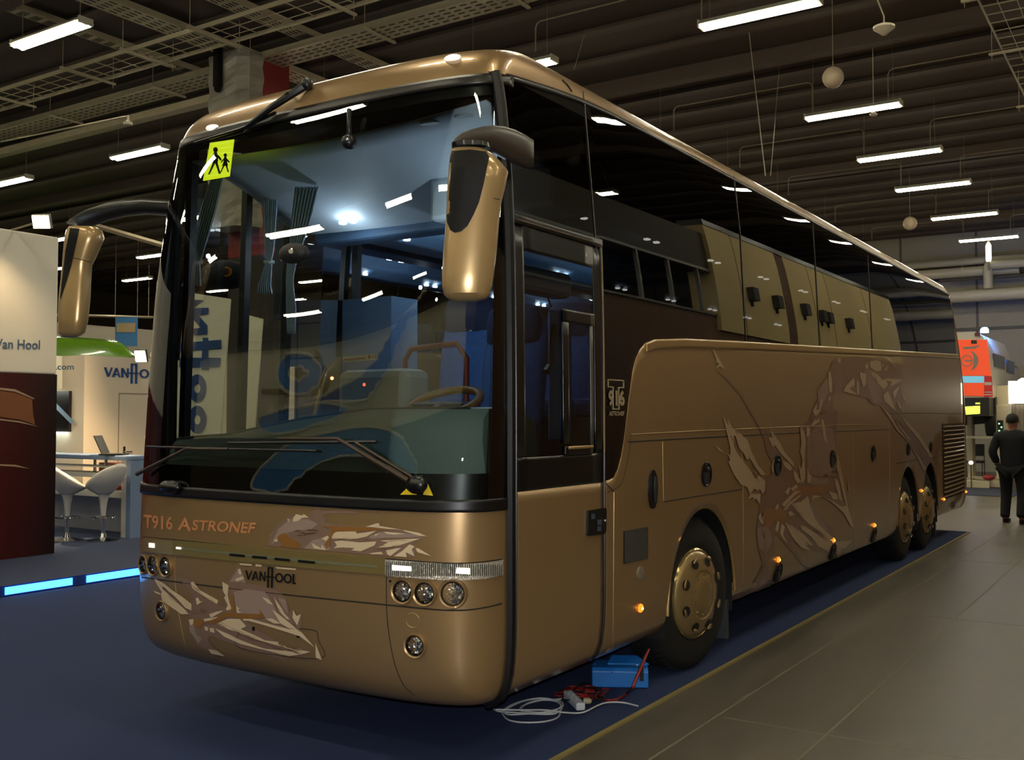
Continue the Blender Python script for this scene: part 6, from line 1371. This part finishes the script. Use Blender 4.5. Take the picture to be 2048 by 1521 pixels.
# ---------------------------------------------------------------- floor by the front wheel: charger, cables, socket strip
pa, pb = onz(1184, 1377, .004), onz(1297, 1379, .004); ax_ = (pb-pa); L_ = ax_.length; u_ = ax_.normalized(); w_ = Vector((-u_.y, u_.x, 0)); h_ = ony(1240, 1335, (pa.y+pb.y)/2).z
t = thing('battery_charger', 'bright blue metal box on the carpet beside the front wheel', 'box', pa+ax_/2)
cb = mat('charger_blue', '1f74c8', .45); z0_ = Vector((0, 0, .005)); b = MB(); Z_ = Vector((0, 0, 1))
hh = .125; dp = .22
b.loft([[pa+z0_+u_*0, pa+z0_+w_*dp, pa+w_*dp+Z_*hh, pa+w_*.02+Z_*hh, pa+Z_*(hh-.02)], [pb+z0_, pb+z0_+w_*dp, pb+w_*dp+Z_*hh, pb+w_*.02+Z_*hh, pb+Z_*(hh-.02)]]); b.build('case', cb, t, bevel=.006)
P = pa+u_*.30+Z_*hh; b = MB(); P = pa+u_*.10+Z_*hh; b.prism([P+w_*.10, P+u_*.26+w_*.10, P+u_*.19+w_*.19+Z_*.03, P+u_*.03+w_*.19+Z_*.03], Z_*.008); b.build('tilted_lid', cb, t)
P = pb-u_*.055-w_*.003+Z_*.05; MB().box((0, 0, 0), (0, 0, 0)); b = MB(); b.prism([P, P+u_*.026, P+u_*.026+Z_*.10, P+Z_*.10], -w_*.003); b.build('vent_slot', blackm, t)
for q in (.06, .35, .8):
    P = pa+ax_*q-w_*.002+Z_*(.15 if q != .35 else .1); b = MB(); b.lathe([(0, .003), (.005, .003), (.005, 0)], P, -w_, 8); b.build('screw', chrome, t)
def floor_curve(pts, r, m, name, lab, z=.012, jit=0, smooth_n=8):
    P = []; 
    for a in range(len(pts)-1):
        p0 = pts[max(a-1, 0)]; p1 = pts[a]; p2 = pts[a+1]; p3 = pts[min(a+2, len(pts)-1)]
        for i in range(smooth_n):
            q = i/smooth_n; f = lambda k: .5*((2*p1[k])+(-p0[k]+p2[k])*q+(2*p0[k]-5*p1[k]+4*p2[k]-p3[k])*q*q+(-p0[k]+3*p1[k]-3*p2[k]+p3[k])*q**3)
            zz = (f(2) if len(p1) > 2 else z); P.append(onz(f(0), f(1), zz))
    l = pts[-1]; P.append(onz(l[0], l[1], l[2] if len(l) > 2 else z)); o = MB().tube(P, r, 7).build(name, m, smooth=True); tag(o, lab, 'cable'); return o
wc = mat('cable_white', 'c8c8c4', .5)
coil = [(1133, 1396), (1110, 1400), (1085, 1398), (1050, 1402), (1022, 1414), (1008, 1424), (1020, 1430), (1060, 1428), (1100, 1424), (1120, 1416), (1118, 1406), (1095, 1401), (1065, 1404), (1045, 1414), (1048, 1422), (1080, 1426), (1112, 1420), (1126, 1412), (1118, 1402), (1092, 1400), (1056, 1408), (1040, 1418), (1052, 1427), (1090, 1428), (1118, 1424), (1115, 1436), (1090, 1444), (1050, 1446), (1020, 1442), (1007, 1432), (1006, 1422), (1030, 1408), (1070, 1398), (1104, 1400), (1124, 1414), (1110, 1428), (1070, 1429), (1030, 1426), (1000, 1424), (989, 1420), (988, 1414), (998, 1411)]
floor_curve(coil, .0048, wc, 'white_cable', 'loose coil of thin white cable on the carpet before the coach corner', .011)
floor_curve([(992, 1420), (1040, 1421), (1090, 1421), (1130, 1426), (1165, 1426), (1195, 1412), (1215, 1406), (1245, 1406), (1276, 1413)], .0048, wc, 'white_cable', 'white cable running from the coil to the carpet edge', .02)
t = thing('socket_strip', 'short white socket strip lying on the carpet between the cables', 'socket strip', onz(1150, 1410, .01))
a, c = onz(1135, 1395, .02), onz(1162, 1422, .02); b = MB(); b.bar(a+cZ*.02, c+cZ*.02, .055, .045); b.build('case', mat('plastic_white', 'cfd2d4', .4), t, bevel=.01)
for q in (.2, .45, .7):
    P = a+(c-a)*q+cZ*.043; MB().lathe([(.018, 0), (.018, .003), (.014, .003), (.013, -.002), (0, -.002)], P, (0, 0, 1), 16).build('socket', mat('socket_grey', '8e9296', .5), t)
P = a+(c-a)*.82+cZ*.04+cR*.03; MB().lathe([(.016, 0), (.016, .035), (.010, .045), (0, .045)], P, cR, 12).build('plug', mat('plug_cream', 'b8a888', .5), t)
rcm = mat('cable_red', '8a1c14', .5); bkm = mat('cable_black', '14100e', .5); rnd = random.Random(3)
def tangle(seed, n, m, lab):
    r = random.Random(seed); pts = []
    for k in range(n):
        a = k*1.05+r.uniform(-.4, .4); rx = r.uniform(18, 52); ry = rx*.30; pts.append((1166+rx*math.cos(a)+r.uniform(-14, 14), 1386+ry*math.sin(a)+r.uniform(-5, 5), .012+.03*r.random()))
    return floor_curve(pts, .0045, m, 'charger_cable', lab)
tangle(1, 34, rcm, 'tangled red charger cable heaped beside the blue box'); tangle(2, 34, bkm, 'tangled black charger cable heaped beside the blue box')
q = hit(1296, 1302, .0)[0]
P = [onz(1170, 1388, .02), onz(1215, 1402, .012), onz(1235, 1400, .012), onz(1255, 1388, .02), onx(1266, 1375, -2.62), onx(1276, 1350, -2.64), onx(1290, 1318, -2.68), onx(1298, 1300, -2.72)]
o = MB().tube(P, .007, 6).build('charger_cable', rcm, smooth=True); tag(o, 'red cable rising from the carpet to the coach skirt past the blue box', 'cable')
o = MB().tube([p+Vector((-.008, 0, 0)) for p in P[3:]], .005, 6).build('charger_cable', bkm, smooth=True); tag(o, 'black cable rising beside the red one to the coach skirt', 'cable')
# ================================================================ off to the right and behind: what the glass and paint reflect
crm = mat('cream_stand', 'c9b27a', .7); bn = mat('brown_stand', '5a3a22', .7)
XS = 1.05
def rx(u, v): return refl(u, v, 0, XS)
t = thing('cream_stand_wall', 'long high cream stand wall across the aisle, seen mirrored in the coach side windows', 'stand wall', (XS+.3, 23, 0))
zb_ = rx(1600, 690).z; za_ = rx(1480, 480).z; ya_, yb_ = rx(1430, 560).y, min(rx(1800, 690).y, 33.5)
MB().box((XS, ya_, zb_), (XS+.5, rx(1568, 600).y, za_)).build('cream_panel', crm, t); MB().box((XS, rx(1592, 640).y, zb_), (XS+.5, yb_, za_)).build('cream_panel', crm, t)
MB().box((XS+.05, 5.2, 0), (XS+.5, yb_, zb_)).build('brown_base', mat('stand_brown', '6e4e33', .7), t)
zw0, zw1 = rx(1300, 600).z, rx(1300, 500).z
MB().box((XS+.08, 5.2, zb_), (XS+.5, ya_, zw0)).build('brown_base', MATS['stand_brown'], t); MB().box((XS+.08, 5.2, zw1), (XS+.5, ya_, za_-.2)).build('olive_fascia', mat('stand_olive', '382e1a', .7), t)
b = MB()
for u in (1210, 1290, 1350, 1405): yy = rx(u, 560).y; b.box((XS+.06, yy-.03, zw0), (XS+.12, yy+.03, zw1))
b.box((XS+.05, 5.2, zw1-.05), (XS+.12, ya_, zw1)); b.box((XS+.05, 5.2, zw0), (XS+.12, ya_, zw0+.04)); b.build('window_bars', mat('bar_grey', '6a6860', .4, metal=.4), t); MB().box((XS+.02, rx(1568, 600).y, zb_), (XS+.5, rx(1592, 640).y, za_)).build('brown_pillar', bn, t)
MB().box((XS-.02, ya_, za_), (XS+.5, yb_, za_+.14)).build('top_rail', blackm, t)
b = MB()
for u in (1490, 1636, 1668, 1740): yy = rx(u, 620+(u-1490)*.15).y; b.box((XS-.004, yy-.02, zb_), (XS, yy+.02, za_))
b.build('panel_joints', mat('joint_cream', '8a7648', .7), t)
for u, v in ((1500, 590), (1550, 606), (1606, 621), (1640, 634), (1653, 638), (1694, 649)):
    p = rx(u, v); q = thing('wall_speaker', 'small dark loudspeaker box on the cream stand wall, mirrored in the side windows', 'speaker', p, 'dark boxes along the cream stand wall'); MB().box((p.x-.14, p.y-.14, p.z-.14), (p.x, p.y+.14, p.z+.16)).build('cabinet', mat('speaker_dark', '33322c', .7), q); MB().box((p.x-.04, p.y-.03, p.z-.26), (p.x, p.y+.03, p.z-.14)).build('bracket', blackm, q)
# unseen panel added behind the camera to put swirl reflections into the windscreen
YB_ = -4.5
def ry(u, v): return refl(u, v, 1, YB_)
t = thing('swirl_reflection_panel', 'unseen pale panel with blue swirl graphics, added for the windscreen reflection', 'backdrop', (-6, YB_-.1, 0))
zt_ = ry(620, 692).z
zm_ = ry(620, 878).z; MB().box((-17, YB_-.25, 0), (1.4, YB_-.002, zm_)).build('dark_base', mat('backdrop_base', '3a3020', .7), t)  # dark lower part added to keep the lower windscreen reflection dim
MB().box((-17, YB_-.25, zm_), (1.4, YB_, zt_)).build('pale_wall', mat('backdrop_pale', 'e4dfbc', .7, noise=.12, nscale=1.5), t)
MB().box((-17, YB_-.25, zt_), (1.4, YB_+.05, zt_+.1)).build('top_rail', mat('rail_dark', '30302c', .5), t)
def back(name, polys, m, dz=.01, th=.01):
    b = MB()
    for pg in polys:
        pg2 = []
        for a, c in zip(pg, pg[1:]+pg[:1]):
            k = max(1, int(math.hypot(c[0]-a[0], c[1]-a[1])/10)); pg2 += [(a[0]+(c[0]-a[0])*i/k, a[1]+(c[1]-a[1])*i/k) for i in range(k)]
        V, F = tri_fill(pg2, 30); W = []
        for u, v in V: p = ry(u, v); W.append(Vector((p.x, YB_+dz, p.z)))
        b.add(W, F)
    return b.build(name, m, t, solid=th, fixn=True)
k5 = 820/2048; T5 = lambda p: tx(p, 280, 560, k5)
def smooth_poly(p, n=5):
    out = []; m = len(p)
    for i in range(m):
        p0, p1, p2, p3 = p[i-1], p[i], p[(i+1) % m], p[(i+2) % m]
        for j in range(n):
            q = j/n; out.append(tuple(.5*((2*p1[k])+(-p0[k]+p2[k])*q+(2*p0[k]-5*p1[k]+4*p2[k]-p3[k])*q*q+(-p0[k]+3*p1[k]-3*p2[k]+p3[k])*q**3) for k in (0, 1)))
    return out
sw = mat('swirl_blue', '4f92d8', .6); sw2 = mat('swirl_navy', '2f62b4', .6); edg = mat('swirl_edge', 'f0ead8', .6); gr_ = mat('swirl_ochre', '8a7a3a', .6)
S1 = T5([(1440, 30), (1410, 60), (1380, 120), (1290, 210), (1240, 290), (1180, 400), (1080, 490), (960, 560), (830, 610), (780, 640), (930, 612), (1105, 608), (1165, 560), (1210, 490), (1270, 370), (1320, 250), (1370, 140), (1400, 90), (1432, 50)])
S2 = T5([(600, 690), (760, 640), (900, 615), (1050, 640), (1000, 680), (900, 720), (740, 770), (620, 760)])
S3 = T5([(800, 800), (950, 760), (1100, 735), (1220, 745), (1310, 800), (1360, 880), (1380, 950), (1340, 1000), (1290, 930), (1200, 890), (1000, 885), (860, 940), (760, 1020), (700, 1060), (570, 1045), (575, 990), (680, 880)])
def grow(p, k): cx_ = sum(q[0] for q in p)/len(p); cy_ = sum(q[1] for q in p)/len(p); return p
for S, m_ in ((S1, sw2), (S2, sw), (S3, sw)):
    Q = smooth_poly(S, 4); back('blue_swoosh', [Q], m_, .012)
    P = [ry(u, v) for u, v in Q]; MB().tube([Vector((p.x, YB_+.02, p.z)) for p in P], .035, 5, closed=True).build('swoosh_edge', edg, t)
rg = lambda r, s_, n=30: [(600+r*math.cos(2*PI*i/n), 748+s_*math.sin(2*PI*i/n)) for i in range(n)]
back('blue_ring', [rg(44, 42)], sw, .012); back('ring_centre', [rg(15, 14)], gr_, .024)
for r in (44, 15): MB().tube([Vector((ry(u, v).x, YB_+.03, ry(u, v).z)) for u, v in rg(r, r*.95)], .035, 5, closed=True).build('ring_edge', edg, t)
back('ochre_bar', [T5([(610, 545), (760, 545), (760, 575), (610, 572)])], gr_, .012); back('ochre_ring', [smooth_poly(T5([(880, 350), (930, 430), (950, 520), (900, 600), (860, 580), (900, 500), (890, 420)]), 3)], gr_, .012)
